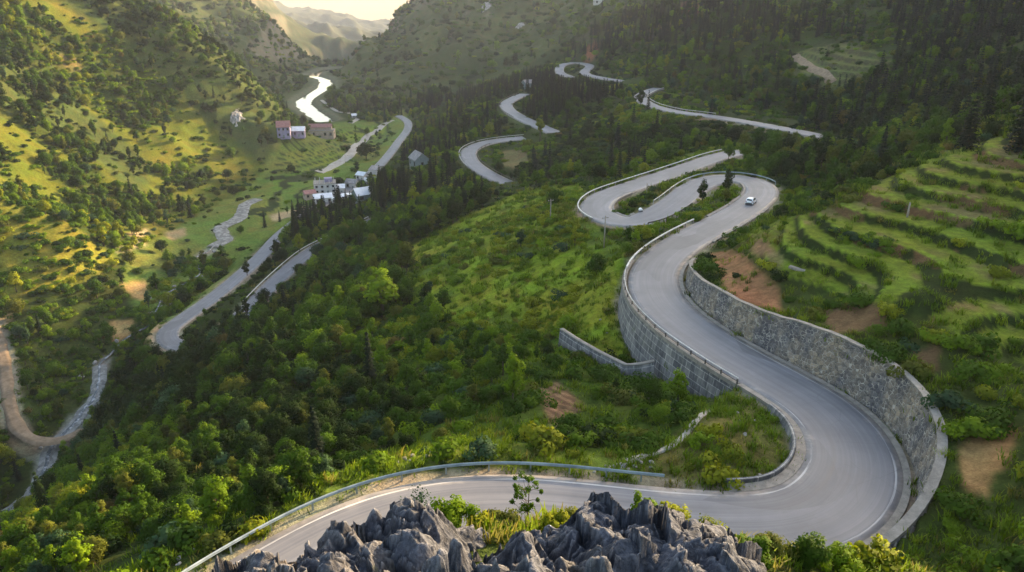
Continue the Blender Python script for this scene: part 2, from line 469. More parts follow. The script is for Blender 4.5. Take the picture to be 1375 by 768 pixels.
# ------------------------------------------------------------------ materials
class NT:
    def __init__(self, name):
        self.m = bpy.data.materials.new(name); self.m.use_nodes = True
        self.t = self.m.node_tree; self.b = self.t.nodes['Principled BSDF']; self.out = self.t.nodes['Material Output']

    def n(self, typ, **kw):
        nd = self.t.nodes.new('ShaderNode' + typ)
        ins = kw.pop('ins', {})
        for k, v in kw.items():
            setattr(nd, k, v)
        for k, v in ins.items():
            self.set(nd.inputs[k], v)
        return nd

    def set(self, sock, v):
        if hasattr(v, 'is_linked'):
            self.t.links.new(v, sock)
        elif hasattr(v, 'outputs'):
            self.t.links.new(v.outputs[0], sock)
        else:
            if isinstance(v, (tuple, list)) and len(v) == 3 and len(sock.default_value) == 4:
                v = tuple(v) + (1,)
            sock.default_value = v

    def noise(self, scale, vec=None, detail=4, rough=.55, dist=0):
        nd = self.n('TexNoise', ins={'Scale': scale, 'Detail': detail, 'Roughness': rough, 'Distortion': dist})
        if vec is not None:
            self.set(nd.inputs['Vector'], vec)
        return nd.outputs['Fac']

    def ramp(self, fac, stops):
        nd = self.n('ValToRGB'); cr = nd.color_ramp
        while len(cr.elements) > len(stops):
            cr.elements.remove(cr.elements[-1])
        while len(cr.elements) < len(stops):
            cr.elements.new(.5)
        for e, (p, col) in zip(cr.elements, stops):
            e.position = p; e.color = (col if isinstance(col, (tuple, list)) else (col,) * 3) + (1,) if not isinstance(col, (tuple, list)) or len(col) == 3 else col
        self.set(nd.inputs[0], fac)
        return nd.outputs[0]

    def mix(self, fac, a, b, mode='MIX'):
        nd = self.n('MixRGB', blend_type=mode)
        self.set(nd.inputs[0], fac); self.set(nd.inputs[1], a); self.set(nd.inputs[2], b)
        return nd.outputs[0]

    def math(self, op, a, b=0.0, c=None, clamp=False):
        nd = self.n('Math', operation=op, use_clamp=clamp)
        self.set(nd.inputs[0], a); self.set(nd.inputs[1], b)
        if c is not None:
            self.set(nd.inputs[2], c)
        return nd.outputs[0]

    def mapping(self, vec, scale=(1, 1, 1), rot=(0, 0, 0)):
        nd = self.n('Mapping', ins={'Scale': scale, 'Rotation': rot}); self.set(nd.inputs['Vector'], vec)
        return nd.outputs[0]

    def obj(self):
        return self.n('TexCoord').outputs['Object']

    def uv(self):
        return self.n('UVMap').outputs[0]

    def attr(self, name):
        return self.n('Attribute', attribute_name=name)

    def bump(self, h, strength=.5, dist=.1):
        nd = self.n('Bump', ins={'Strength': strength, 'Distance': dist}); self.set(nd.inputs['Height'], h)
        self.set(self.b.inputs['Normal'], nd)

    def fin(self, col=None, rough=None, metal=None, spec=None):
        for k, v in (('Base Color', col), ('Roughness', rough), ('Metallic', metal), ('Specular IOR Level', spec)):
            if v is not None:
                self.set(self.b.inputs[k], v)
        return self.m


def plain(name, col, rough=.6, metal=0, var=.18, scale=3, spec=.5):
    q = NT(name)
    f = q.noise(scale, q.obj(), 5)
    cc = q.ramp(f, [(.25, tuple(x * (1 - var) for x in col)), (.75, tuple(min(1, x * (1 + var)) for x in col))])
    return q.fin(cc, rough, metal, spec)


M = {}


def make_mats():
    # --- ground
    q = NT('ground'); p = q.obj()
    cov = q.attr('cover').outputs['Color']
    f1 = q.noise(.9, p, 6, .62); f2 = q.noise(.09, p, 5, .6); f3 = q.noise(5.5, p, 3, .7)
    k = q.math('ADD', q.math('MULTIPLY', f1, .9), q.math('MULTIPLY', f3, .55))
    br = q.ramp(k, [(.45, .5), (.72, 1.0), (.95, 1.55)])
    cc = q.mix(1, cov, br, 'MULTIPLY')
    hue = q.ramp(f2, [(.35, (.88, 1.05, .9)), (.65, (1.14, .97, .9))])
    cc = q.mix(1, cc, hue, 'MULTIPLY')
    q.bump(k, .8, .35)
    M['ground'] = q.fin(cc, .95, spec=.05)
    # --- asphalt: u across in metres from the centre, v along
    q = NT('asphalt'); uv = q.uv(); sep = q.n('SeparateXYZ'); q.set(sep.inputs[0], uv)
    u, v = sep.outputs[0], sep.outputs[1]
    streak = q.noise(1.0, q.mapping(uv, (1.6, .018, 1)), 6, .65)
    streak2 = q.noise(1.0, q.mapping(uv, (5.5, .05, 1)), 4, .6)
    blot = q.noise(.22, q.obj(), 5, .6)
    fine = q.noise(14, q.obj(), 3, .7)
    k = q.math('ADD', q.math('MULTIPLY', streak, .6), q.math('ADD', q.math('MULTIPLY', streak2, .25), q.math('MULTIPLY', blot, .3)))
    cc = q.ramp(k, [(.36, (.062, .062, .074)), (.52, (.125, .124, .14)), (.62, (.17, .167, .18)), (.78, (.25, .243, .25))])
    pv = q.n('TexVoronoi', ins={'Scale': 1.0, 'Randomness': .9}); q.set(pv.inputs['Vector'], q.mapping(uv, (.3, .055, 1))); ps = q.n('SeparateColor'); q.set(ps.inputs[0], pv.outputs['Color'])
    patch = q.ramp(ps.outputs[0], [(.0, .58), (.18, .92), (.5, 1.0), (.85, 1.05), (1.0, 1.25)])
    cc = q.mix(1, cc, patch, 'MULTIPLY')
    lane = q.math('ABSOLUTE', q.math('SUBTRACT', q.math('ABSOLUTE', q.math('ADD', u, q.math('MULTIPLY', q.math('SUBTRACT', q.noise(.05, q.obj(), 2), .5), 1.6))), 1.75))
    lanef = q.math('MULTIPLY', q.math('SUBTRACT', 1.0, q.math('DIVIDE', lane, .7), clamp=True), q.ramp(streak2, [(.35, .2), (.6, .9)]))
    cc = q.mix(q.math('MULTIPLY', lanef, .38), cc, (.075, .074, .08))
    oil = q.ramp(q.noise(.55, q.obj(), 6, .7), [(.58, 0.0), (.72, 1.0)])
    cc = q.mix(q.math('MULTIPLY', oil, .35), cc, (.09, .085, .085))
    cc = q.mix(q.math('MULTIPLY', fine, .35), cc, (.12, .12, .125))
    au = q.math('ABSOLUTE', u)
    hw = q.attr('half_width').outputs['Fac']
    fromedge = q.math('SUBTRACT', hw, au)
    wob = q.math('MULTIPLY', q.math('SUBTRACT', q.noise(.4, q.obj(), 5), .5), 3.0)
    dust = q.math('SUBTRACT', 1.0, q.math('DIVIDE', q.math('ADD', fromedge, wob), .75), clamp=True)
    dcol = q.ramp(q.noise(2.2, q.obj(), 5), [(.3, (.22, .19, .165)), (.7, (.36, .32, .29))])
    cc = q.mix(q.math('MULTIPLY', dust, .8), cc, dcol)
    # worn edge line
    ln = q.math('LESS_THAN', q.math('ABSOLUTE', q.math('SUBTRACT', fromedge, .62)), .085)
    wear = q.ramp(q.noise(1, q.mapping(uv, (3, .1, 1)), 6, .7), [(.42, 0.0), (.6, 1.0)])
    lnf = q.math('MULTIPLY', q.math('MULTIPLY', ln, wear), q.attr('edge_line').outputs['Fac'])
    cc = q.mix(q.math('MULTIPLY', lnf, .75), cc, (.62, .6, .58))
    # cracks and patches
    vor = q.n('TexVoronoi', feature='DISTANCE_TO_EDGE', ins={'Scale': .28}); q.set(vor.inputs['Vector'], q.mix(.12, q.obj(), q.n('TexNoise', ins={'Scale': 1.4}).outputs['Color'], 'ADD'))
    crack = q.math('MULTIPLY', q.math('LESS_THAN', vor.outputs['Distance'], .012), q.ramp(q.noise(.06, q.obj(), 3), [(.5, 0.0), (.62, 1.0)]))
    cc = q.mix(q.math('MULTIPLY', crack, .22), cc, (.06, .06, .062))
    q.bump(fine, .25, .01)
    M['asphalt'] = q.fin(cc, q.ramp(streak, [(.3, .52), (.7, .72)]), spec=.45)
    # --- concrete
    q = NT('concrete'); a = q.noise(1.2, q.obj(), 6, .65); b = q.noise(9, q.obj(), 4)
    cc = q.ramp(q.math('ADD', q.math('MULTIPLY', a, .75), q.math('MULTIPLY', b, .3)), [(.3, (.12, .105, .09)), (.55, (.25, .222, .19)), (.8, (.38, .34, .295))])
    q.bump(b, .4, .02); M['concrete'] = q.fin(cc, .85, spec=.3)
    # --- rubble masonry (uv in metres)
    q = NT('rubble_stone'); uv = q.uv()
    wv = q.mix(.06, uv, q.n('TexNoise', ins={'Scale': 3.0, 'Vector': uv}).outputs['Color'], 'ADD')
    mp = q.mapping(wv, (1, 1.35, 1))
    ve = q.n('TexVoronoi', feature='DISTANCE_TO_EDGE', ins={'Scale': 1.7, 'Vector': mp}); vc = q.n('TexVoronoi', feature='F1', ins={'Scale': 1.7, 'Vector': mp})
    sc = q.n('SeparateColor'); q.set(sc.inputs[0], vc.outputs['Color'])
    stone = q.ramp(sc.outputs[0], [(0, (.09, .088, .092)), (.4, (.17, .16, .155)), (.7, (.25, .23, .2)), (1, (.38, .345, .3))])
    stone = q.mix(.35, stone, q.ramp(q.noise(7, uv, 5), [(.3, (.09, .088, .09)), (.7, (.36, .33, .3))]))
    stain = q.ramp(q.noise(.22, q.mapping(uv, (1, .5, 1)), 5, .6), [(.42, (.5, .52, .6)), (.58, (1.15, 1.0, .8))])
    cc = q.mix(1, stone, stain, 'MULTIPLY')
    mort = q.math('LESS_THAN', ve.outputs['Distance'], .06)
    cc = q.mix(q.math('MULTIPLY', mort, .8), cc, q.ramp(q.noise(1.1, uv, 3), [(.4, (.07, .068, .066)), (.6, (.45, .415, .36))]))
    h = q.ramp(ve.outputs['Distance'], [(0, 0.0), (.16, 1.0)])
    q.bump(q.math('ADD', h, q.math('MULTIPLY', q.noise(12, uv, 4), .5)), .9, .09); M['rubble'] = q.fin(cc, .92, spec=.25)
    # --- squared block wall
    q = NT('block_stone'); uv = q.uv()
    bk = q.n('TexBrick', offset=.5, ins={'Vector': uv, 'Scale': 1.0, 'Mortar Size': .05, 'Mortar Smooth': .3, 'Brick Width': 1.9, 'Row Height': .95, 'Color1': (.09, .09, .1), 'Color2': (.27, .26, .25), 'Mortar': (.48, .46, .43)})
    small = q.n('TexVoronoi', feature='F1', ins={'Scale': 3.4, 'Vector': uv}); s3 = q.n('SeparateColor'); q.set(s3.inputs[0], small.outputs['Color'])
    cc = q.mix(.25, bk.outputs['Color'], q.ramp(s3.outputs[0], [(0, (.1, .1, .105)), (1, (.3, .29, .285))]))
    drip = q.ramp(q.noise(1, q.mapping(uv, (1.3, .16, 1)), 5, .65), [(.38, (.5, .52, .55)), (.6, (1.1, 1.08, 1.04))])
    cc = q.mix(1, cc, drip, 'MULTIPLY')
    green = q.ramp(q.noise(.5, uv, 4), [(.55, 0.0), (.75, .5)])
    cc = q.mix(green, cc, (.06, .075, .035))
    q.bump(q.math('ADD', q.math('MULTIPLY', bk.outputs['Fac'], -.6), q.noise(9, uv, 5)), .8, .06); M['block'] = q.fin(cc, .92, spec=.25)
    # --- metals, paint
    q = NT('galvanised_steel'); a = q.noise(.8, q.obj(), 5)
    M['steel'] = q.fin(q.ramp(a, [(.3, (.16, .2, .215)), (.7, (.34, .4, .42))]), .45, .3)
    q = NT('dark_steel'); M['darksteel'] = q.fin(q.ramp(q.noise(2, q.obj(), 4), [(.35, (.06, .055, .05)), (.7, (.16, .13, .11))]), .7, .3)
    M['railwhite'] = plain('weathered_white_paint', (.55, .53, .48), .6, var=.35, scale=1.5)
    M['carpaint'] = plain('white_car_paint', (.8, .8, .81), .22, var=.02, spec=.6)
    M['glass'] = plain('dark_window_glass', (.015, .018, .022), .06, var=.1, spec=.8)
    M['rubber'] = plain('tyre_rubber', (.02, .02, .02), .85)
    M['blacktrim'] = plain('black_trim', (.03, .03, .032), .5)
    M['tail'] = plain('red_tail_lens', (.35, .01, .01), .2)
    M['plate'] = plain('number_plate_white', (.7, .7, .66), .4, var=.05)
    M['wood'] = plain('weathered_pole', (.26, .22, .18), .85, var=.3, scale=6)
    M['plaster'] = plain('pale_plaster', (.5, .47, .44), .85, var=.2, scale=.6)
    M['purple'] = plain('violet_grey_wall', (.26, .22, .33), .8, var=.2, scale=.6)
    M['brickwall'] = plain('bare_brick', (.48, .35, .27), .9, var=.25, scale=.8)
    M['greywall'] = plain('grey_green_boards', (.16, .19, .19), .85, var=.3, scale=1.2)
    q = NT('tin_roof'); uv = q.uv()
    wv = q.n('TexWave', ins={'Scale': 2.2, 'Distortion': .2}); q.set(wv.inputs['Vector'], uv)
    q.bump(wv.outputs['Fac'], .6, .05); M['tin'] = q.fin(q.ramp(q.noise(.5, q.obj(), 5), [(.3, (.58, .58, .62)), (.7, (.78, .78, .8))]), .45, .1)
    q = NT('grey_tile_roof'); wv = q.n('TexWave', ins={'Scale': 1.6, 'Distortion': .6}); q.set(wv.inputs['Vector'], q.uv())
    q.bump(wv.outputs['Fac'], .8, .08); M['greyroof'] = q.fin(q.ramp(q.noise(.9, q.obj(), 5), [(.3, (.16, .15, .16)), (.5, (.26, .24, .24)), (.72, (.42, .37, .34))]), .8)
    q = NT('red_tile_roof'); wv = q.n('TexWave', ins={'Scale': 1.6, 'Distortion': .6}); q.set(wv.inputs['Vector'], q.uv())
    q.bump(wv.outputs['Fac'], .8, .08); M['redroof'] = q.fin(q.ramp(q.noise(.9, q.obj(), 5), [(.3, (.26, .1, .09)), (.7, (.42, .2, .18))]), .8)
    # --- rock: dark fluted limestone with pale weathered faces
    q = NT('limestone'); p = q.obj()
    big = q.noise(1.3, p, 6, .6, .6); fi = q.noise(11, p, 6, .7); sk = q.noise(1, q.mapping(p, (6, 6, .9)), 5, .65)
    tint = q.attr('stone_tint').outputs['Fac']
    k = q.math('ADD', q.math('MULTIPLY', big, .55), q.math('MULTIPLY', sk, .5))
    cc = q.ramp(k, [(.36, (.014, .016, .023)), (.5, (.04, .045, .062)), (.63, (.1, .107, .135)), (.82, (.26, .265, .3))])
    warm = q.ramp(q.noise(.8, p, 5), [(.45, 0.0), (.65, 1.0)])
    cc = q.mix(q.math('MULTIPLY', q.math('MULTIPLY', warm, tint), .85), cc, q.ramp(fi, [(.3, (.07, .055, .04)), (.7, (.25, .2, .15))]))
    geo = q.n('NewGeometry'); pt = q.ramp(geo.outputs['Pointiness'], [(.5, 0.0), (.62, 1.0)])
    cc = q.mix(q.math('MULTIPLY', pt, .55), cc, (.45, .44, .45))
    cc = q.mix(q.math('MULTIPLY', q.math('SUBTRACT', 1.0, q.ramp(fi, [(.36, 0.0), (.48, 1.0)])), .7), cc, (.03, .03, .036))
    moss = q.math('MULTIPLY', q.ramp(q.noise(2.1, p, 5), [(.62, 0.0), (.72, 1.0)]), q.math('MULTIPLY', tint, .6))
    cc = q.mix(moss, cc, (.07, .085, .02))
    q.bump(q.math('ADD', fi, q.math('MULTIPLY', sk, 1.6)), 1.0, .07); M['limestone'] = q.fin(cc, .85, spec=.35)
    q = NT('pale_boulder'); M['boulder'] = q.fin(q.ramp(q.noise(1.5, q.obj(), 6), [(.3, (.15, .14, .13)), (.7, (.4, .37, .34))]), .85)
    q = NT('pale_cliff'); M['cliff'] = q.fin(q.ramp(q.noise(1, q.mapping(q.obj(), (.35, .35, .05)), 6), [(.35, (.12, .11, .09)), (.7, (.45, .41, .38))]), .9)
    # --- water
    q = NT('river_water'); q.bump(q.noise(.25, q.obj(), 4), .12, .25); M['river'] = q.fin((.05, .065, .06), .05, spec=.8)
    q = NT('stream_water'); a = q.noise(.5, q.obj(), 6, .7)
    q.bump(q.noise(2.5, q.obj(), 4), .5, .2); M['stream'] = q.fin(q.ramp(a, [(.48, (.06, .07, .075)), (.66, (.42, .42, .43))]), .25)
    q = NT('stream_pebbles'); ve = q.n('TexVoronoi', ins={'Scale': .55}); q.set(ve.inputs['Vector'], q.obj()); s3 = q.n('SeparateColor'); q.set(s3.inputs[0], ve.outputs['Color'])
    cc = q.ramp(s3.outputs[0], [(0, (.04, .04, .038)), (.5, (.11, .108, .1)), (1, (.27, .26, .245))])
    M['pebbles'] = q.fin(q.mix(.35, cc, q.ramp(q.noise(.8, q.obj(), 5), [(.3, (.1, .1, .08)), (.7, (.45, .44, .42))])), .85)
    q = NT('dirt_track'); M['dirt'] = q.fin(q.ramp(q.noise(.5, q.obj(), 6, .65), [(.3, (.15, .105, .065)), (.7, (.3, .22, .15))]), .95, spec=.1)
    q = NT('gravel_track'); M['gravel'] = q.fin(q.ramp(q.noise(.4, q.obj(), 6, .65), [(.3, (.28, .25, .21)), (.7, (.44, .4, .35))]), .95, spec=.1)
    q = NT('bark'); M['bark'] = q.fin(q.ramp(q.noise(4, q.mapping(q.obj(), (1, 1, .2)), 5), [(.3, (.05, .04, .03)), (.7, (.14, .115, .09))]), .95, spec=.1)


LEAVES = {'dark green': (.013, .031, .004), 'mid green': (.04, .085, .005), 'fresh green': (.105, .175, .007), 'olive': (.085, .1, .014), 'deep green': (.007, .017, .009), 'blue green': (.033, .07, .032),
          'yellow green': (.16, .185, .01), 'rust brown': (.1, .08, .02), 'straw': (.17, .16, .035), 'grass': (.14, .2, .01)}


def leaf_mat(kind):
    key = 'leaf ' + kind
    if key in M:
        return M[key]
    col = LEAVES[kind]
    q = NT(kind.replace(' ', '_') + '_leaves')
    oi = q.n('ObjectInfo'); lv = q.attr('leaf').outputs['Fac']
    k = q.math('ADD', q.math('MULTIPLY', oi.outputs['Random'], .5), q.math('MULTIPLY', lv, .5))
    c0 = (col[0] * .62, col[1] * .68, col[2] * .75); c1 = (col[0] * 1.5, col[1] * 1.38, col[2] * 1.25)
    cc = q.ramp(k, [(.15, c0), (.5, col), (.85, c1)])
    q.fin(cc, .7, spec=.06)
    tr = q.n('BsdfTranslucent'); q.set(tr.inputs[0], q.mix(1, cc, (1.25, 1.3, .7), 'MULTIPLY'))
    ms = q.n('MixShader', ins={0: .3}); q.t.links.new(q.b.outputs[0], ms.inputs[1]); q.t.links.new(tr.outputs[0], ms.inputs[2])
    q.t.links.new(ms.outputs[0], q.out.inputs['Surface'])
    M[key] = q.m
    return q.m


make_mats()


# ------------------------------------------------------------------ object helpers
def link(o, parent=None, coll=None):
    (coll or COL).objects.link(o)
    if parent is not None:
        o.parent = parent
    return o


def tag(o, label, cat, group=None):
    o['label'] = label; o['category'] = cat
    if group:
        o['group'] = group
    return o


def empty(name, loc, rz=0):
    o = bpy.data.objects.new(name, None); o.empty_display_size = .3
    link(o); o.location = [float(v) for v in loc]; o.rotation_euler = (0, 0, rz)
    return o


def mesh_np(name, V, F, mats, uv=None, smooth_=False, attrs=None, mi=None):
    """Mesh from arrays; F is (n,k) with equal sized faces."""
    V = np.asarray(V, np.float32); F = np.asarray(F, np.int32)
    me = bpy.data.meshes.new(name); k = F.shape[1]
    me.vertices.add(len(V)); me.vertices.foreach_set('co', V.ravel())
    me.loops.add(F.size); me.loops.foreach_set('vertex_index', F.ravel())
    me.polygons.add(len(F)); me.polygons.foreach_set('loop_start', np.arange(0, F.size, k, dtype=np.int32))
    if uv is not None:
        l = me.uv_layers.new(name='UVMap'); l.data.foreach_set('uv', np.asarray(uv, np.float32)[F.ravel()].ravel())
    for nm, (typ, dat) in (attrs or {}).items():
        a = me.attributes.new(nm, typ, 'POINT')
        a.data.foreach_set('color' if typ == 'FLOAT_COLOR' else 'value', np.asarray(dat, np.float32).ravel())
    for m in (mats if isinstance(mats, list) else [mats]):
        me.materials.append(m)
    if mi is not None:
        me.polygons.foreach_set('material_index', np.asarray(mi, np.int32))
    if smooth_:
        me.polygons.foreach_set('use_smooth', np.ones(len(F), bool))
    me.update(); me.validate()
    return me


class MB:
    """Collects boxes, bars and tubes into one mesh."""
    def __init__(self):
        self.bm = bmesh.new(); self.uvl = self.bm.loops.layers.uv.new('UVMap')

    def box(self, c_, s, rot=None, bevel=0):
        r = bmesh.ops.create_cube(self.bm, size=1)
        mt = Matrix.Translation(c_) @ (rot or Matrix()) @ Matrix.Diagonal((*s, 1))
        bmesh.ops.transform(self.bm, matrix=mt, verts=r['verts'])
        if bevel:
            es = {e for v_ in r['verts'] for e in v_.link_edges}
            bmesh.ops.bevel(self.bm, geom=list(es), offset=bevel, segments=2, affect='EDGES')
        return self

    def poly(self, pts):
        vs = [self.bm.verts.new(p) for p in pts]
        f = self.bm.faces.new(vs)
        return f

    def prism(self, prof, axis, a, b):
        """Extrude a 2D profile along x, y or z."""
        def put(u, v_, t):
            return {'x': (t, u, v_), 'y': (u, t, v_), 'z': (u, v_, t)}[axis]
        A = [self.bm.verts.new(put(u, v_, a)) for u, v_ in prof]; B = [self.bm.verts.new(put(u, v_, b)) for u, v_ in prof]
        n_ = len(prof)
        for i in range(n_):
            self.bm.faces.new((A[i], A[(i + 1) % n_], B[(i + 1) % n_], B[i]))
        self.bm.faces.new(A[::-1]); self.bm.faces.new(B)
        return self

    def tube(self, pts, r0, r1=None, n_=7):
        pts = [Vector(p) for p in pts]; r1 = r0 if r1 is None else r1
        rings = []
        for i, p in enumerate(pts):
            d = (pts[min(i + 1, len(pts) - 1)] - pts[max(i - 1, 0)]).normalized()
            a = d.orthogonal().normalized(); b = d.cross(a); r_ = r0 + (r1 - r0) * i / (len(pts) - 1)
            rings.append([self.bm.verts.new(p + (a * math.cos(t) + b * math.sin(t)) * r_) for t in [k * 2 * math.pi / n_ for k in range(n_)]])
        for A, B in zip(rings[:-1], rings[1:]):
            for k in range(n_):
                self.bm.faces.new((A[k], A[(k + 1) % n_], B[(k + 1) % n_], B[k]))
        self.bm.faces.new(rings[0][::-1]); self.bm.faces.new(rings[-1])
        return self

    def mesh(self, name, m, smooth_=False):
        bmesh.ops.recalc_face_normals(self.bm, faces=self.bm.faces)
        for f in self.bm.faces:                              # box-projected uv in metres
            n_ = f.normal; ax = max(range(3), key=lambda i: abs(n_[i]))
            for l in f.loops:
                co = l.vert.co
                l[self.uvl].uv = (co.y, co.z) if ax == 0 else (co.x, co.z) if ax == 1 else (co.x, co.y)
            f.smooth = smooth_
        me = bpy.data.meshes.new(name); self.bm.to_mesh(me); self.bm.free()
        for x in (m if isinstance(m, list) else [m]):
            me.materials.append(x)
        return me

    def build(self, name, m, parent=None, smooth_=False):
        return link(bpy.data.objects.new(name, self.mesh(name, m, smooth_)), parent)


def structure(o):
    o['kind'] = 'structure'
    return o


def strip(name, sections, m, uvs=None, closed=False, attrs=None, smooth_=True):
    """Sheet from rows of equally many points: sections is (n, k, 3)."""
    S_ = np.asarray(sections, float); n_, k = S_.shape[:2]
    i = np.arange((n_ - 1) * (k - 1)); r_ = i // (k - 1); cc = i % (k - 1)
    F = np.stack([r_ * k + cc, r_ * k + cc + 1, (r_ + 1) * k + cc + 1, (r_ + 1) * k + cc], 1)
    if closed:
        i = np.arange(n_ - 1)
        F = np.concatenate([F, np.stack([i * k + k - 1, i * k, (i + 1) * k, (i + 1) * k + k - 1], 1)])
    return mesh_np(name, S_.reshape(-1, 3), F, m, None if uvs is None else np.asarray(uvs, float).reshape(-1, 2), smooth_, attrs)


# ------------------------------------------------------------------ ground sheet: land cover
G3 = np.stack([GX, GY, GZ], -1)
PXg, PYg, ZCg = project(G3)
NX, NY = np.gradient(GZ, axis=0), np.gradient(GZ, axis=1)
dr_ = np.gradient(rad)[:, None]
SLOPE = np.hypot(NX / dr_, NY / (GR * (AZ[1] - AZ[0])))
n1 = fbm(GX / 13, GY / 13, octaves=4, seed=41); n2 = fbm(GX / 45, GY / 45, octaves=4, seed=42); n3 = fbm(GX / 3.2, GY / 3.2, octaves=3, seed=43)
COV = np.empty(GX.shape + (3,))


def lay(mask, col, soft=2, jitter=.6):
    """Cover colour over a region, with a ragged border."""
    m = mask.astype(float)
    for _ in range(soft):
        m[1:-1, 1:-1] = (m[1:-1, 1:-1] * 2 + m[:-2, 1:-1] + m[2:, 1:-1] + m[1:-1, :-2] + m[1:-1, 2:]) / 6
    m = np.clip(m + jitter * n1 * (m > .01) * (m < .99), 0, 1)[..., None]
    COV[:] = COV * (1 - m) + np.asarray(col) * m


def reg(poly):
    return inpoly(PXg, PYg, poly)


COV[:] = (.026, .038, .009)                                                     # floor of the woods
tone = sstep(-.25, .35, n2)[..., None]
COV[:] = COV * (1 - tone) + np.array((.04, .055, .012)) * tone
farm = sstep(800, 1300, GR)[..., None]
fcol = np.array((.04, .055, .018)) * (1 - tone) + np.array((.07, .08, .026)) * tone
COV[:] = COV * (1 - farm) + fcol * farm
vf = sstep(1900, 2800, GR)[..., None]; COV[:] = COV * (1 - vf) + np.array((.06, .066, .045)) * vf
cl = (sstep(.85, 1.5, SLOPE + .25 * n1) * sstep(800, 1100, GR))[..., None]
COV[:] = COV * (1 - cl * .75) + np.array((.17, .15, .115)) * cl * .75
Z_LEFT = [(-60, 10), (150, -10), (330, 110), (395, 215), (330, 265), (215, 320), (160, 345), (90, 385), (-60, 400)]
Z_WOOD1 = [(60, -8), (190, -5), (300, 70), (350, 140), (390, 220), (340, 215), (280, 165), (200, 92), (130, 32)]
Z_WOOD2 = [(-40, 60), (50, 85), (110, 140), (210, 225), (185, 262), (110, 205), (50, 165), (-40, 150)]
Z_WOOD3 = [(90, 240), (170, 262), (230, 250), (320, 262), (240, 312), (150, 318)]
Z_SPUR = [(-60, 262), (60, 288), (165, 348), (90, 388), (-60, 405)]
Z_FIELD = [(170, 400), (165, 350), (230, 310), (330, 255), (385, 190), (450, 165), (545, 148), (548, 185), (480, 240), (430, 262), (350, 330), (215, 465), (190, 440)]
Z_GRASS = [(545, 335), (640, 285), (700, 258), (780, 247), (792, 290), (812, 318), (840, 330), (832, 395), (850, 470), (830, 490), (755, 440), (690, 460), (610, 430), (555, 395)]
Z_SHRUB = [(520, 420), (610, 430), (690, 455), (755, 445), (830, 505), (900, 520), (950, 545), (860, 620), (740, 600), (560, 600), (470, 560)]
Z_ISLE = [(955, 548), (1000, 512), (1060, 560), (1080, 600), (1060, 640), (1000, 668), (920, 650), (850, 640), (870, 610)]
Z_VERGE = [(200, 790), (420, 660), (520, 610), (600, 592), (700, 596), (850, 615), (860, 660), (700, 628), (600, 622), (500, 645), (380, 695), (250, 775)]
Z_TOPLIP = [(820, 245), (900, 215), (980, 192), (1040, 190), (1010, 208), (960, 205), (880, 232), (800, 262)]
Z_UPWOOD = [(1030, 205), (1100, 195), (1200, 172), (1375, 120), (1420, 140), (1420, 165), (1300, 195), (1240, 215), (1150, 245), (1065, 262)]
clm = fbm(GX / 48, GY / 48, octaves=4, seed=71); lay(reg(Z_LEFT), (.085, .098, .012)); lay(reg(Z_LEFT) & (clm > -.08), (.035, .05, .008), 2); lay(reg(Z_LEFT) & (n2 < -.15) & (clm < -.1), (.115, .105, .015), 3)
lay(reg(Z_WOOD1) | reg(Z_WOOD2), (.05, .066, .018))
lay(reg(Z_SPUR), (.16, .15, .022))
lay(reg(Z_FIELD), (.095, .14, .026)); lay(reg(Z_FIELD) & (n2 > .1), (.125, .14, .03))
for poly, col in (([(405, 232), (440, 205), (470, 205), (445, 238)], (.13, .16, .02)), ([(388, 205), (440, 196), (436, 208), (380, 222)], (.16, .17, .03)), ([(455, 178), (520, 168), (512, 182), (462, 190)], (.15, .19, .025)),
                  ([(370, 240), (412, 226), (398, 250), (360, 262)], (.09, .15, .02)), ([(225, 452), (262, 405), (300, 385), (262, 420), (235, 455)], (.13, .15, .025)), ([(350, 275), (380, 262), (372, 280), (340, 295)], (.15, .16, .03))):
    lay(reg(poly), col, 1, .2)
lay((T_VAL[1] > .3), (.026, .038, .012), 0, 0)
lay(reg(Z_GRASS), (.14, .19, .014)); lay(reg(Z_GRASS) & (n1 > .1), (.18, .19, .018), 2); lay(reg(Z_GRASS) & (n1 < -.22), (.065, .1, .014), 2)
lay(reg(Z_SHRUB), (.045, .075, .01))
lay(reg(Z_ISLE), (.1, .1, .03)); lay(reg(Z_ISLE) & (n1 > .12), (.115, .085, .04), 1)
lay(reg(Z_VERGE), (.12, .15, .025)); lay(reg(Z_VERGE) & (n1 > .18), (.24, .19, .11), 1)
lay(reg(Z_TOPLIP), (.13, .17, .025))
lay(reg(POLY_TERR), (.115, .15, .016)); lay(reg(POLY_TERR) & (n2 > .05), (.125, .19, .014)); lay(reg(POLY_TERR) & (n3 > .32), (.13, .11, .04), 1); lay(reg(POLY_TERR) & (n1 > .42), (.12, .1, .04), 3)
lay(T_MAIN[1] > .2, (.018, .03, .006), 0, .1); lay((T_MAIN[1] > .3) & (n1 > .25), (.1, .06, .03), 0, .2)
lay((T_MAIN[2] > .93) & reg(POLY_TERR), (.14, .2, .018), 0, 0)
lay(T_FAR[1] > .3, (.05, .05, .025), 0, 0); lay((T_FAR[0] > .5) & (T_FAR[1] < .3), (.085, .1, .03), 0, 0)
Z_BANK = [(935, 330), (990, 318), (1010, 345), (1060, 372), (1130, 400), (1230, 425), (1330, 470), (1420, 505), (1420, 800), (1160, 800), (1120, 740), (1270, 660), (1262, 590), (1150, 485), (1000, 415), (925, 350)]
lay(reg(Z_BANK), (.04, .055, .012))
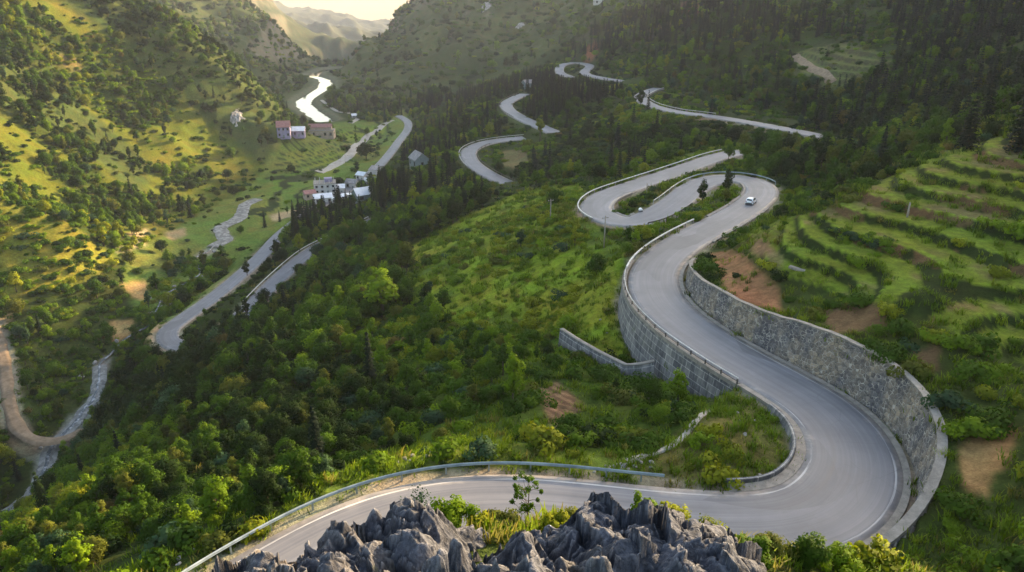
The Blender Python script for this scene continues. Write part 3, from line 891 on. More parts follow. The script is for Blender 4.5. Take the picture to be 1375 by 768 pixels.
for poly, col in (([(950, 340), (985, 335), (1003, 345), (1022, 365), (1050, 388), (1052, 420), (1020, 412), (985, 400), (965, 375)], (.25, .125, .065)), ([(1098, 415), (1140, 402), (1185, 412), (1192, 438), (1120, 448)], (.13, .085, .045)),
                  ([(1222, 470), (1262, 462), (1262, 500), (1228, 502)], (.14, .08, .045)), ([(1288, 600), (1320, 575), (1366, 570), (1352, 625), (1330, 640), (1325, 668), (1296, 655)], (.3, .165, .075)),
                  ([(720, 524), (748, 512), (790, 546), (742, 576)], (.165, .098, .06)), ([(736, 574), (752, 566), (744, 592), (732, 590)], (.3, .25, .18)),
                  ([(166, 382), (195, 378), (200, 405), (178, 402)], (.42, .26, .11)), ([(148, 432), (178, 428), (176, 450), (150, 462)], (.36, .22, .1)), ([(-10, 420), (16, 420), (16, 430), (-10, 430)], (.4, .28, .13)),
                  ([(175, 312), (196, 306), (200, 314), (180, 322)], (.32, .24, .14)), ([(222, 314), (248, 304), (252, 316), (228, 322)], (.3, .21, .12)), ([(150, 338), (192, 322), (196, 327), (158, 342)], (.4, .32, .2)),
                  ([(362, 290), (410, 276), (412, 283), (368, 298)], (.36, .28, .17)), ([(84, 628), (112, 620), (108, 650), (80, 650)], (.2, .13, .1)),
                  ([(788, 62), (802, 56), (800, 78), (786, 84)], (.3, .12, .07)), ([(915, 5), (945, -5), (940, 15), (915, 28)], (.2, .1, .06)),
                  ([(868, 40), (900, 30), (905, 38), (872, 46)], (.28, .22, .1)), ([(60, 72), (100, 78), (118, 88), (90, 92)], (.2, .13, .06)),
                  ([(668, 205), (705, 198), (712, 215), (690, 228), (668, 222)], (.14, .11, .05)), ([(950, 170), (1085, 190), (1085, 178), (960, 158), (905, 142)], (.14, .11, .07)),
                  ([(1000, 325), (1030, 318), (1045, 345), (1015, 345)], (.2, .13, .07)), ([(195, 455), (215, 430), (225, 450), (215, 470)], (.35, .24, .13))):
    lay(reg(poly), col, 1, .4)
# plough lines
pl = reg([(720, 524), (748, 512), (790, 546), (742, 576)])
COV[pl] *= (1 + .3 * np.sign(np.sin(GX * 4.4 + GY * 2.8)))[pl][:, None]
# dusty margins of the roads, the stream's stones
edge = ((RDIST < 1.5 + .5 * n1) & (RDIST > -9))
lay(edge & (GR < 420), (.23, .195, .15), 1, .6)
lay((SDIST < 3.0 + 2 * n1) & (GR < 480) & ((PYg < 345) | (PYg > 480)), (.22, .21, .19), 1, .5)
lay(VDIST < 20, (.1, .105, .065), 1, .5)
COV *= (1 + .22 * n3)[..., None]
COV = np.clip(COV, .004, .9)
i = np.arange((NR - 1) * (NA - 1)); r_ = i // (NA - 1); cc_ = i % (NA - 1)
F = np.stack([(r_ + 1) * NA + cc_, (r_ + 1) * NA + cc_ + 1, r_ * NA + cc_ + 1, r_ * NA + cc_], 1)
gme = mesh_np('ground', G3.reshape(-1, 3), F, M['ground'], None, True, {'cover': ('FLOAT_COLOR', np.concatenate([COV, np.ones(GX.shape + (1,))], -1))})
structure(link(bpy.data.objects.new('ground', gme)))


# ------------------------------------------------------------------ roads
def offs(P, S, o, dz=0):
    q = P.copy(); q[:, :2] += S * np.asarray(o).reshape(-1, 1) if np.ndim(o) else S * o
    q[:, 2] += dz
    return q


for n_, rd in ROADS.items():
    if n_ == 'lane':
        continue
    P, S, hw = rd['P'], rd['S'], rd['hw']
    L = np.arange(len(P)) * rd['step']
    us = np.concatenate([[-hw - .02], np.linspace(-hw, hw, 9), [hw + .02]])
    rows = [offs(P, S, u, -1.2 if k in (0, 10) else -.02 * abs(u) / hw) for k, u in enumerate(us)]
    sec = np.stack(rows, 1)
    uv = np.stack([np.broadcast_to(us, sec.shape[:2]), np.broadcast_to(L[:, None], sec.shape[:2])], -1)
    line = np.zeros(len(P))
    if n_ == 'main':
        line = np.where(np.arange(len(P)) < nearest_t('main', 922, 437), 1.0, .25)
    me = strip('road', sec, M['asphalt'], uv, attrs={'half_width': ('FLOAT', np.full(sec.shape[:2], hw)), 'edge_line': ('FLOAT', np.broadcast_to(line[:, None], sec.shape[:2]).copy())})
    structure(link(bpy.data.objects.new('road', me)))

MP, MS = ROADS['main']['P'], ROADS['main']['S']
T = lambda a, b: nearest_t('main', a, b)


def sweep(name, i0, i1, prof, m, rname='main', parent=None, uvfun=True):
    """Sweep a closed profile [(offset, dz)] (numbers or per-index arrays) along a road."""
    P, S = ROADS[rname]['P'][i0:i1 + 1], ROADS[rname]['S'][i0:i1 + 1]
    rows = []
    for o, dz in prof:
        o = np.broadcast_to(o, (len(P),)) if np.ndim(o) == 0 else np.asarray(o)[i0:i1 + 1]
        dz = np.broadcast_to(dz, (len(P),)) if np.ndim(dz) == 0 else np.asarray(dz)[i0:i1 + 1]
        q = P.copy(); q[:, :2] += S * o[:, None]; q[:, 2] += dz
        rows.append(q)
    rows.append(rows[0])
    sec = np.stack(rows, 1)
    st = np.concatenate([np.zeros((len(P), 1)), np.cumsum(np.linalg.norm(np.diff(sec, axis=1), axis=2), 1)], 1)
    L = np.concatenate([[0], np.cumsum(np.linalg.norm(np.diff(sec[:, 1], axis=0), axis=1))])
    uv = np.stack([np.broadcast_to(L[:, None], st.shape), st], -1)
    k = sec.shape[1]
    V = sec.reshape(-1, 3); n_ = len(P)
    i = np.arange((n_ - 1) * (k - 1)); r_ = i // (k - 1); c_ = i % (k - 1)
    F = np.stack([r_ * k + c_, r_ * k + c_ + 1, (r_ + 1) * k + c_ + 1, (r_ + 1) * k + c_], 1).tolist()
    F = [tuple(f) for f in F] + [tuple(range(k - 1)), tuple(range((n_ - 1) * k, (n_ - 1) * k + k - 1))[::-1]]
    me = bpy.data.meshes.new(name); me.from_pydata(V.tolist(), [], F)
    uvl = me.uv_layers.new(name='UVMap'); lv = np.empty(len(me.loops), np.int32); me.loops.foreach_get('vertex_index', lv)
    uvl.data.foreach_set('uv', uv.reshape(-1, 2)[lv].astype(np.float32).ravel())
    me.materials.append(m)
    bm = bmesh.new(); bm.from_mesh(me); bmesh.ops.recalc_face_normals(bm, faces=bm.faces); bm.to_mesh(me); bm.free()
    return link(bpy.data.objects.new(name, me), parent)


HW = ROADS['main']['hw']
wob = 1 + .02 * fbm(np.arange(NP_) / 3.0, np.zeros(NP_), seed=4)
# right-hand rubble wall with its pale coping
i0, i1 = RW
h = np.maximum(RWH * wob, .15)
t_ = empty('retaining_wall', MP[i0] + np.array((*MS[i0] * HW, 0)))
tag(t_, 'long curving rubble stone retaining wall with pale coping on the uphill side of the road', 'wall')
near_c = np.interp(np.arange(NP_), [T(1108, 684), T(1146, 612), T(1110, 555), T(980, 475)], [.75, .75, .6, .55])
o_ = sweep('wall_face', i0, i1, [(HW + .95, -.5), (HW + .95 + .22 * h, h), (HW + 1.25 + .22 * h + near_c * .4, h), (HW + 2.9, -.5)], M['rubble'])
o2 = sweep('coping', i0, i1, [(HW + .87 + .22 * h, h + .004), (HW + .87 + .22 * h, h + .13), (HW + .9 + .22 * h + near_c, h + .13), (HW + .9 + .22 * h + near_c, h - .5)], M['concrete'])
for x in (o_, o2):
    x.parent = t_; x.matrix_parent_inverse = Matrix.Translation(t_.location).inverted()
# left-hand block wall
i0, i1 = LW
h = np.maximum(LWH, .4)
t_ = empty('retaining_wall', MP[i0] - np.array((*MS[i0] * HW, 0)))
tag(t_, 'tall grey squared block retaining wall holding up the outside of the road bend', 'wall')
o_ = sweep('wall_face', i0, i1, [(-HW - .3, -.3), (-HW - .8, -.3), (-HW - .8 - .14 * (h + 2), -h - 2), (-HW - .3, -h - 2)], M['block'])
o2 = sweep('coping', i0, i1, [(-HW - .28, -.29), (-HW - .28, .22), (-HW - .92, .22), (-HW - .92, -.29)], M['concrete'])
for x in (o_, o2):
    x.parent = t_; x.matrix_parent_inverse = Matrix.Translation(t_.location).inverted()
# low terrace wall below it
pts = [at(752, 442, drop=47.6), at(775, 457, drop=47.3), at(805, 474, drop=46.9), at(839, 491, drop=46.4), at(858, 490, drop=45.9), at(879, 486, drop=45.4)]
tw = np.array(pts[:4]); tw2 = np.array(pts[3:])
full = np.concatenate([catmull(tw, .8), catmull(tw2, .8)[1:]])
sd = -side_of(full)                                             # outwards, towards the gully
if sd[5] @ (np.array((0, 0)) - full[5, :2]) < 0:
    sd = -sd
t_ = empty('retaining_wall', full[0]); tag(t_, 'small grey stone terrace wall with a corner, on the grass slope below the road bend', 'wall')
for nm, m_, pr in (('wall_face', M['block'], [(-.5, -.02), (0, -.02), (.35, -3.6), (-.5, -3.6)]), ('coping', M['concrete'], [(-.55, -.016), (-.55, .12), (.06, .12), (.06, -.016)])):
    rows = []
    for a, b in pr + pr[:1]:
        q = full.copy(); q[:, :2] += sd * a; q[:, 2] += b; rows.append(q)
    sec = np.stack(rows, 1); st = np.concatenate([np.zeros((len(full), 1)), np.cumsum(np.linalg.norm(np.diff(sec, axis=1), axis=2), 1)], 1)
    uv = np.stack([np.broadcast_to((np.arange(len(full)) * .8)[:, None], st.shape), st], -1)
    o_ = link(bpy.data.objects.new(nm, strip(nm, sec, m_, uv, smooth_=False)), t_)
    o_.matrix_parent_inverse = Matrix.Translation(t_.location).inverted()
# kerbs and gutters: inside of the near bend, foot of the right wall, inner edges of the hairpins
for nm, a, b, pr, m_ in (('kerb', (1000, 703), (1040, 509), [(-HW - .75, -.3), (-HW - .75, .16), (-HW + .1, .015), (-HW + .1, -.3)], 'concrete'),
                         ('kerb', (1075, 696), (893, 345), [(HW + .55, -.4), (HW + .55, .02), (HW - .05, .03), (HW - .05, -.4)], 'concrete'),
                         ('kerb', (975, 295), (1016, 246), [(-HW - .5, -.3), (-HW - .5, .18), (-HW + .05, .05), (-HW + .05, -.3)], 'concrete'),
                         ('kerb', (870, 292), (830, 256), [(HW + .5, -.3), (HW + .5, .25), (HW - .05, .05), (HW - .05, -.3)], 'concrete'),
                         ('kerb', (928, 320), (1006, 276), [(HW + .5, -.3), (HW + .5, .15), (HW - .05, .04), (HW - .05, -.3)], 'concrete')):
    j0, j1 = sorted((T(*a), T(*b)))
    structure(sweep(nm, j0, j1, pr, M[m_]))
# dark retaining edge inside the near bend
j0, j1 = sorted((T(1000, 703), T(1092, 540)))
o_ = sweep('edging_wall', j0, j1, [(-HW - .8, -.3), (-HW - .8, .5), (-HW - 1.1, .5), (-HW - 1.3, -.3)], M['block'])
tag(o_, 'low dark stone edging wall around the grassy inside of the near bend', 'wall')


# ------------------------------------------------------------------ guard rails
def guardrail(rname, i0, i1, off, label, style, every=4.0, top=.78, posts_max=100, start_end=True):
    P, S = ROADS[rname]['P'], ROADS[rname]['S']; st = ROADS[rname]['step']
    i0, i1 = sorted((max(0, i0), min(len(P) - 1, i1)))
    root = empty('guardrail', offs(P[i0:i0 + 1], S[i0:i0 + 1], off)[0])
    inv = Matrix.Translation(root.location).inverted()
    sg = 1 if off > 0 else -1
    def put(o):
        o.parent = root; o.matrix_parent_inverse = inv
    if style == 'beam':
        a = top
        pr = [(off, a), (off - sg * .05, a - .05), (off - sg * .08, a - .1), (off - sg * .02, a - .16), (off - sg * .08, a - .22), (off - sg * .05, a - .28), (off, a - .32),
              (off + sg * .015, a - .32), (off - sg * .0, a - .16), (off + sg * .015, a)]
        put(sweep('beam', i0, i1, pr, M['steel'], rname)); pm, pw = M['steel'], .13
    elif style == 'pipe':
        k = [(off + .06 * math.cos(t), top + .06 * math.sin(t)) for t in np.linspace(0, 2 * math.pi, 7)[:-1]]
        put(sweep('rail', i0, i1, k, M['railwhite'], rname))
        k = [(off + .05 * math.cos(t), top * .5 + .05 * math.sin(t)) for t in np.linspace(0, 2 * math.pi, 7)[:-1]]
        put(sweep('rail', i0, i1, k, M['darksteel'], rname)); pm, pw = M['darksteel'], .14
    elif style == 'lowbeam':
        put(sweep('rail', i0, i1, [(off - .13, top - .22), (off - .13, top), (off + .13, top), (off + .13, top - .22)], M['railwhite'], rname)); pm, pw = M['concrete'], .22
    else:
        put(sweep('rail', i0, i1, [(off - .08, top - .3), (off - .08, top), (off + .08, top), (off + .08, top - .3)], M['darksteel'] if style == 'dark' else M['railwhite'], rname)); pm, pw = M['darksteel'], .18
    pme = None
    stepi = max(1, int(round(every / st)))
    for j in range(i0, i1 + 1, stepi):
        x = P[j].copy(); x[:2] += S[j] * (off + sg * .09)
        if pme is None:
            b = MB(); b.box((0, 0, (top - .9) / 2 - .06), (pw, pw, top + .8)); pme = b.mesh('post', pm)
        o = bpy.data.objects.new('post', pme); link(o, root); o.matrix_parent_inverse = inv
        o.location = [float(v) for v in x]; o.rotation_euler = (0, 0, math.atan2(S[j][1], S[j][0]))
    return tag(root, label, 'guardrail')


guardrail('main', 0, T(905, 693), -HW - .75, 'blue grey steel crash barrier along the outer edge of the near road', 'beam', 3.0)
guardrail('main', T(1040, 509), T(886, 370), -HW - .6, 'thin rail on dark posts along the top of the grey block retaining wall', 'pipe', 3.0, .85)
guardrail('main', T(880, 366), T(930, 319), -HW - .6, 'pale low barrier beside the grass slope, just uphill of the block wall', 'lowbeam', 3.5, .75)
guardrail('main', T(930, 319), T(960, 303), -HW - .6, 'short white barrier end below the planted strip of the hairpin', 'lowbeam', 3.5, .75)
guardrail('main', T(905, 273), T(856, 297), -HW - .6, 'short dark railing on posts at the bottom of the far hairpin', 'dark', 2.0, .9)
guardrail('main', T(818, 294), T(985, 206), -HW - .6, 'long pale barrier round the outside of the far hairpin and up its top run', 'lowbeam', 4, .8)
guardrail('main', T(1018, 247), T(900, 276), HW + .6, 'greenish steel barrier on the bank between the two runs of the hairpin', 'beam', 4, .8)
gl = ROADS['lower']; guardrail('lower', 0, nearest_t('lower', 640, 224), gl['hw'] + .6, 'pale barrier round the outside of the S bend beyond the conifers', 'lowbeam', 6, 1.0)
guardrail('lower', nearest_t('lower', 650, 192), len(gl['P']) - 1, -gl['hw'] - .6, 'dark barrier round the grassy inside of the S bend beyond the conifers', 'dark', 6, .9)
gl = ROADS['middle']; guardrail('middle', 0, nearest_t('middle', 700, 158), gl['hw'] + .6 if True else 0, 'dark barrier on the inside of the small bend beside the dark conifer stand', 'dark', 6, 1.0)
gl = ROADS['upper']; guardrail('upper', nearest_t('upper', 950, 155), len(gl['P']) - 1, gl['hw'] + .6, 'pale barrier along the far road under the forested hill', 'lowbeam', 6, 1.0)
guardrail('valley', 0, nearest_t('valley', 340, 406), ROADS['valley']['hw'] + .5, 'white pipe barrier beside the half hidden road through the trees', 'lowbeam', 6, .9)


# ------------------------------------------------------------------ tracks, stream, river
def track(name, pts, wd, m, lift=.12, step=2.0, kind='structure'):
    P = smooth(catmull([np.array(hit(*p)) if len(p) == 2 else at(p[0], p[1], drop=p[2]) for p in pts], step), 3)
    S = side_of(P)
    us = np.linspace(-1, 1, 7)
    sec = np.stack([offs(P, S, u * wd / 2) for u in us], 1)
    g = ground(sec[..., 0], sec[..., 1])
    sec[..., 2] = g + lift + .25 * (1 - us ** 2) * .3 - (np.abs(us) > .99) * (lift + .3)
    o = link(bpy.data.objects.new(name, strip(name, sec, m)))
    o['kind'] = kind
    return o


rd = ROADS['lane']; sec = np.stack([offs(rd['P'], rd['S'], u * 2.3 * (1 + .1 * np.sin(np.arange(len(rd['P'])) * .7)), .1 - .8 * (abs(u) > .9)) for u in np.linspace(-1, 1, 7)], 1)
structure(link(bpy.data.objects.new('path', strip('path', sec, M['dirt']))))
track('path', [(1068, 75), (1078, 84), (1092, 92), (1108, 101), (1118, 113)], 5.5, M['dirt'], .5)
track('path', [(527, 162), (515, 168), (505, 177), (490, 187), (478, 196), (468, 210), (450, 222), (428, 232)], 9, M['gravel'], .3)
track('path', [(470, 166), (480, 160), (478, 155), (468, 152)], 6, M['gravel'], .3)
track('path', [(432, 135), (450, 148), (462, 152)], 5, M['gravel'], .5)
track('path', [(952, 552), (925, 580), (900, 602), (870, 612), (840, 622)], 1.1, M['gravel'], .15, 1.0)
# stream: pebbles all along, water in the lower part
def ribbon(name, P, wd, m, lift):
    S = side_of(P); n_ = len(P)
    wd = np.broadcast_to(wd, (n_,)) * (1 + .25 * fbm(np.arange(n_) / 6., np.zeros(n_), seed=9))
    us = np.linspace(-1, 1, 5)
    sec = np.stack([offs(P, S, u * wd / 2, lift - .35 * (abs(u) > .9)) for u in us], 1)
    return structure(link(bpy.data.objects.new(name, strip(name, sec, m))))


ns = len(STREAM)
k0 = int(np.argmin(np.abs(project(STREAM)[1] - 335)))
ribbon('stream_bed', STREAM[:k0], 8.0, M['pebbles'], .75)
k1 = int(np.argmin(np.abs(project(STREAM)[1] - 490)))
ribbon('stream_bed', STREAM[k1:], 4.8, M['pebbles'], .62)
ribbon('stream', STREAM[k0 - 1:], np.interp(np.arange(ns - k0 + 1), [0, k1 - k0, k1 - k0 + 10, ns - k0], [.6, .8, 1.6, 1.6]), M['stream'], .8)
rv = RIVER
S = side_of(rv)
us = np.linspace(-1, 1, 5)
sec = np.stack([offs(rv, S, u * (RIVW + 9), 0) for u in us], 1); sec[..., 2] = rv[:, None, 2] + 1.2
structure(link(bpy.data.objects.new('river', strip('river', sec, M['river']))))


# ------------------------------------------------------------------ plant meshes
def leaf_cloud(rng, cen, rads, per, size, shell=.55, up=.25, flat=.0, crown_c=None, leaf_len=1.5):
    """Leaf-sized quads through a set of clumps; returns vertices, faces, normals, per-vertex leaf value."""
    n_ = len(cen); N = n_ * per
    c_ = np.repeat(cen, per, 0); r_ = np.repeat(rads, per, 0)
    d = rng.normal(size=(N, 3)); d /= np.linalg.norm(d, axis=1)[:, None]
    rr = shell + (1 - shell) * rng.random(N) ** .6
    rr = np.where(rng.random(N) < .12, rr * 1.18, rr)
    p = c_ + d * r_ * rr[:, None]
    nrm = d * .8 + rng.normal(size=(N, 3)) * .45 + np.array((0, 0, up))
    nrm /= np.linalg.norm(nrm, axis=1)[:, None]
    a = np.cross(nrm, rng.normal(size=(N, 3))); a /= np.linalg.norm(a, axis=1)[:, None] + 1e-9
    b = np.cross(nrm, a)
    s = size * (.6 + .8 * rng.random(N))[:, None]
    droop = np.array((0, 0, -.25))
    v = np.stack([p - b * s * .5, p + a * s * leaf_len * .42 + droop * s * .3, p + b * s * .5 + droop * s * .2, p - a * s * leaf_len * .42 + droop * s * .5], 1)
    cc = cen.mean(0) if crown_c is None else crown_c
    sn = d * .55 + (p - cc) / (np.linalg.norm(p - cc, axis=1)[:, None] + 1e-6) * .45 + nrm * .35 + np.array((0, 0, .25))
    sn /= np.linalg.norm(sn, axis=1)[:, None]
    clump = np.repeat(rng.random(n_), per)
    lv = clump * .6 + rng.random(N) * .4
    F = np.arange(N * 4).reshape(N, 4)
    return v.reshape(-1, 3), F, np.repeat(sn, 4, 0), np.repeat(lv, 4)


def foliage_mesh(name, parts, m):
    V = np.concatenate([p[0] for p in parts]); off = 0; Fs = []
    for p in parts:
        Fs.append(p[1] + off); off += len(p[0])
    N = np.concatenate([p[2] for p in parts]); lv = np.concatenate([p[3] for p in parts])
    F = np.concatenate(Fs)
    gn = np.cross(V[F[:, 2]] - V[F[:, 0]], V[F[:, 3]] - V[F[:, 1]]); bad = (gn * N[F[:, 0]]).sum(1) < 0
    F[bad] = F[bad][:, ::-1]                                        # faces turned to agree with the crown's outward side
    me = mesh_np(name, V, F, m, None, True, {'leaf': ('FLOAT', lv)})
    me.normals_split_custom_set_from_vertices(N.astype(np.float32).tolist())
    return me


def broadleaf(seed, h, wd, lift=.28, clumps=22, per=95, leaf=.36, kind='round'):
    """Crown and trunk of a broadleaf tree of height h, crown width wd."""
    rng = np.random.default_rng(seed)
    ch = h * (1 - lift); cz = h * lift + ch * .5
    cen = []
    while len(cen) < clumps:
        q = rng.uniform(-1, 1, 3)
        l = np.linalg.norm(q)
        if l > 1 or l < .25:
            continue
        wz = 1.0 - .45 * max(q[2], 0) if kind == 'round' else (1.0 if q[2] < 0 else .75)
        cen.append((q[0] * wd * .36 * wz, q[1] * wd * .36 * wz, cz + q[2] * ch * .38))
    cen = np.array(cen)
    out_ = rng.choice(clumps, clumps // 5, replace=False); cen[out_] += rng.normal(size=(len(out_), 3)) * wd * .09
    rr = rng.uniform(.09, .25, clumps) * wd
    rads = np.stack([rr, rr, rr * rng.uniform(.65, .95, clumps)], 1)
    crown = leaf_cloud(rng, cen, rads, per, leaf)
    b = MB()
    b.tube([(0, 0, -.8), (rng.normal() * .1, rng.normal() * .1, h * .3), (rng.normal() * .25, rng.normal() * .25, h * .72)], .035 * h * .6 + .05, .04, 6)
    for k in range(5):
        e = cen[rng.integers(clumps)]; s0 = h * rng.uniform(.22, .45)
        b.tube([(0, 0, s0), (e[0] * .5, e[1] * .5, (s0 + e[2]) * .5 + .3), tuple(e)], .05 + .008 * h, .02, 5)
    return [crown], b


def conifer(seed, h, wd, tiers=13, leaf=.42):
    rng = np.random.default_rng(seed)
    Vs, Ns, Ls = [], [], []
    for t in range(tiers):
        f = t / (tiers - 1); z = h * (.1 + .88 * f); rad_ = wd * .5 * (1 - f) ** .8 * rng.uniform(.8, 1.12) + .12
        nb = int(9 * (1 - f) + 5)
        for k in range(nb):
            a = 2 * math.pi * (k + rng.random()) / nb; L = rad_ * rng.uniform(.75, 1.15)
            for s in np.arange(.25, 1.01, .25 if L < 1 else .16):
                for rep in range(2):
                    w_ = leaf * rng.uniform(.7, 1.3) * (1.15 - .5 * s)
                    p = np.array((math.cos(a) * L * s, math.sin(a) * L * s, z - .38 * L * s + rng.normal() * .1))
                    d = np.array((math.cos(a), math.sin(a), -.45)); sd_ = np.cross(d, (0, 0, 1)); sd_ /= np.linalg.norm(sd_)
                    tw = rng.normal() * .5; sd2 = sd_ + np.array((0, 0, tw))
                    q = [p - sd2 * w_ * .6, p + d * w_ * .9 * .6, p + sd2 * w_ * .6, p - d * w_ * .4]
                    nn = np.array((math.cos(a) * .7, math.sin(a) * .7, .65)) + rng.normal(size=3) * .15
                    Vs += q; Ns += [nn / np.linalg.norm(nn)] * 4; Ls += [rng.random() * .5 + .5 * s] * 4
    V = np.array(Vs); N = len(V) // 4
    b = MB(); b.tube([(0, 0, -.8), (0, 0, h * .8)], .011 * h + .03, .02, 6)
    return [(V, np.arange(N * 4).reshape(N, 4), np.array(Ns), np.array(Ls))], b


def shrub(seed, h, wd, clumps=9, per=80, leaf=.26):
    rng = np.random.default_rng(seed)
    cen = np.stack([rng.normal(size=clumps) * wd * .24, rng.normal(size=clumps) * wd * .24, rng.uniform(.25, .68, clumps) * h], 1)
    rr = rng.uniform(.2, .34, clumps) * wd
    rads = np.stack([rr, rr, np.minimum(rr * .85, h * .36)], 1)
    q = leaf_cloud(rng, cen, rads, per, leaf, crown_c=np.array((0, 0, 0)))
    q[0][:, 2] = np.maximum(q[0][:, 2], -.3)
    return [q]


def tuft(seed, h, wd, n_=34, wb=.05):
    rng = np.random.default_rng(seed)
    base = rng.normal(size=(n_, 2)) * wd * .3
    ang = rng.random(n_) * 2 * math.pi; lean = rng.uniform(.15, .75, n_) * h; hh = h * rng.uniform(.55, 1.15, n_)
    dx, dy = np.cos(ang), np.sin(ang)
    sx, sy = -dy * wb, dx * wb
    z0 = np.full(n_, -.08)
    P0 = np.stack([base[:, 0], base[:, 1], z0], 1); P1 = P0 + np.stack([dx * lean * .4, dy * lean * .4, hh * .65], 1); P2 = P0 + np.stack([dx * lean, dy * lean, hh], 1)
    s = np.stack([sx, sy, np.zeros(n_)], 1)
    V = np.stack([P0 - s, P0 + s, P1 + s * .8, P1 - s * .8, P1 - s * .8, P1 + s * .8, P2 + s * .15, P2 - s * .15], 1)
    F = np.arange(n_ * 8).reshape(n_ * 2, 4)
    N = np.tile(np.array((0, 0, 1.0)), (n_ * 8, 1)) + np.repeat(np.stack([dx, dy, np.zeros(n_)], 1), 8, 0) * .4
    N /= np.linalg.norm(N, axis=1)[:, None]
    return [(V.reshape(-1, 3), F, N, np.repeat(rng.random(n_), 8))]


PROTO = {}


def build_protos():
    for s in range(6):
        PROTO['tree', s] = broadleaf(100 + s, (8.0, 8.6, 7.2, 9.2, 8.0, 7.6)[s], (6.2, 5.0, 7.4, 4.4, 5.6, 6.6)[s], (.2, .26, .22, .16, .12, .2)[s], (30, 26, 36, 24, 26, 40)[s], 84, .32)
    PROTO['tree', 6] = broadleaf(161, 9.5, 3.6, .12, 26, 80, .3, 'tall'); PROTO['tree', 7] = broadleaf(162, 7.0, 8.4, .25, 44, 80, .32)
    for s in range(2):
        PROTO['tall', s] = broadleaf(140 + s, 10.0, (3.2, 3.8)[s], .18, 22, 80, .32, 'tall')
    for s in range(3):
        PROTO['conifer', s] = conifer(200 + s, 10.0, (3.4, 2.9, 3.9)[s])
    for s in range(4):
        PROTO['shrub', s] = (shrub(300 + s, (1.7, 1.3, 2.1, 1.5)[s], (2.6, 2.8, 2.5, 3.2)[s], (9, 8, 11, 10)[s]), None)
    for s in range(3):
        PROTO['tuft', s] = (tuft(400 + s, (.7, .95, .55)[s], (1.2, 1.1, 1.6)[s]), None)


build_protos()
MESHES = {}


def crown_mesh(kind, shape, leafkind, nm):
    key = (kind, shape, leafkind)
    if key not in MESHES:
        MESHES[key] = foliage_mesh(nm, PROTO[kind, shape][0], leaf_mat(leafkind))
    return MESHES[key]


def trunk_mesh(kind, shape):
    key = (kind, shape, 'trunk')
    if key not in MESHES:
        b = PROTO[kind, shape][1]
        MESHES[key] = b.mesh('trunk', M['bark'], True)
    return MESHES[key]


def whole_mesh(kind, shape, leafkind):
    """Crown and trunk together, for the masses too many to be things."""
    key = (kind, shape, leafkind, 'whole')
    if key not in MESHES:
        me = crown_mesh(kind, shape, leafkind, 'crown')
        if PROTO[kind, shape][1] is None:
            MESHES[key] = me
        else:
            tm = trunk_mesh(kind, shape)
            nV, nT = len(me.vertices), len(tm.vertices)
            # the trunk's quads follow the leaves as their own faces
            bm = bmesh.new(); bm.from_mesh(me); f0 = len(bm.faces); bm.from_mesh(tm)
            bm.faces.ensure_lookup_table()
            for f in bm.faces[f0:]:
                f.material_index = 1
            w_ = bpy.data.meshes.new('whole_tree'); bm.to_mesh(w_); bm.free()
            w_.materials.append(leaf_mat(leafkind)); w_.materials.append(M['bark'])
            no = np.empty(nV * 3, np.float32)
            N = np.concatenate([np.concatenate([p[2] for p in PROTO[kind, shape][0]]), np.array([v.normal[:] for v in tm.vertices])])
            if len(N) == len(w_.vertices):
                w_.normals_split_custom_set_from_vertices(N.astype(np.float32).tolist())
            MESHES[key] = w_
    return MESHES[key]


# ------------------------------------------------------------------ where things grow
Z_NEARWOOD = [(-60, 700), (60, 680), (120, 560), (200, 470), (270, 478), (335, 440), (400, 372), (470, 300), (560, 268), (640, 268), (575, 335), (525, 410), (440, 480), (500, 560), (470, 630), (330, 700), (235, 775), (-60, 800)]
Z_MIXWOOD = [(500, 420), (555, 400), (610, 435), (690, 460), (700, 520), (640, 560), (560, 590), (470, 600), (440, 520)]
Z_CONI = [([(372, 312), (398, 282), (468, 272), (500, 262), (528, 205), (596, 195), (650, 228), (662, 262), (610, 272), (560, 275), (480, 305), (400, 322)], .9),
          ([(692, 150), (712, 112), (752, 98), (800, 112), (850, 112), (842, 128), (770, 150), (735, 165)], .95),
          ([(1180, -40), (1400, -40), (1400, 110), (1300, 140), (1180, 175), (1110, 178), (1100, 150), (1180, 110), (1205, 70)], .6),
          ([(830, 20), (1000, -10), (1060, 30), (1180, 40), (1100, 60), (980, 70), (850, 60)], .55),
          ([(560, 100), (700, 60), (840, 30), (840, 70), (760, 80), (700, 120), (640, 140), (560, 150)], .45)]
Z_FARWOOD = [(870, 75), (1000, 60), (1090, 110), (1100, 170), (1020, 150), (930, 135), (870, 118)]
Z_DEEP = [(1090, 100), (1200, 90), (1375, 60), (1420, 60), (1420, 140), (1300, 165), (1180, 190), (1100, 178)]
Z_BACKHILL = [(700, 215), (760, 170), (850, 132), (960, 165), (1000, 182), (950, 205), (850, 225), (770, 240), (715, 240)]
Z_MIDHILLS = [(560, 270), (545, 225), (560, 180), (620, 150), (700, 120), (700, 180), (625, 190), (620, 230), (660, 260)]


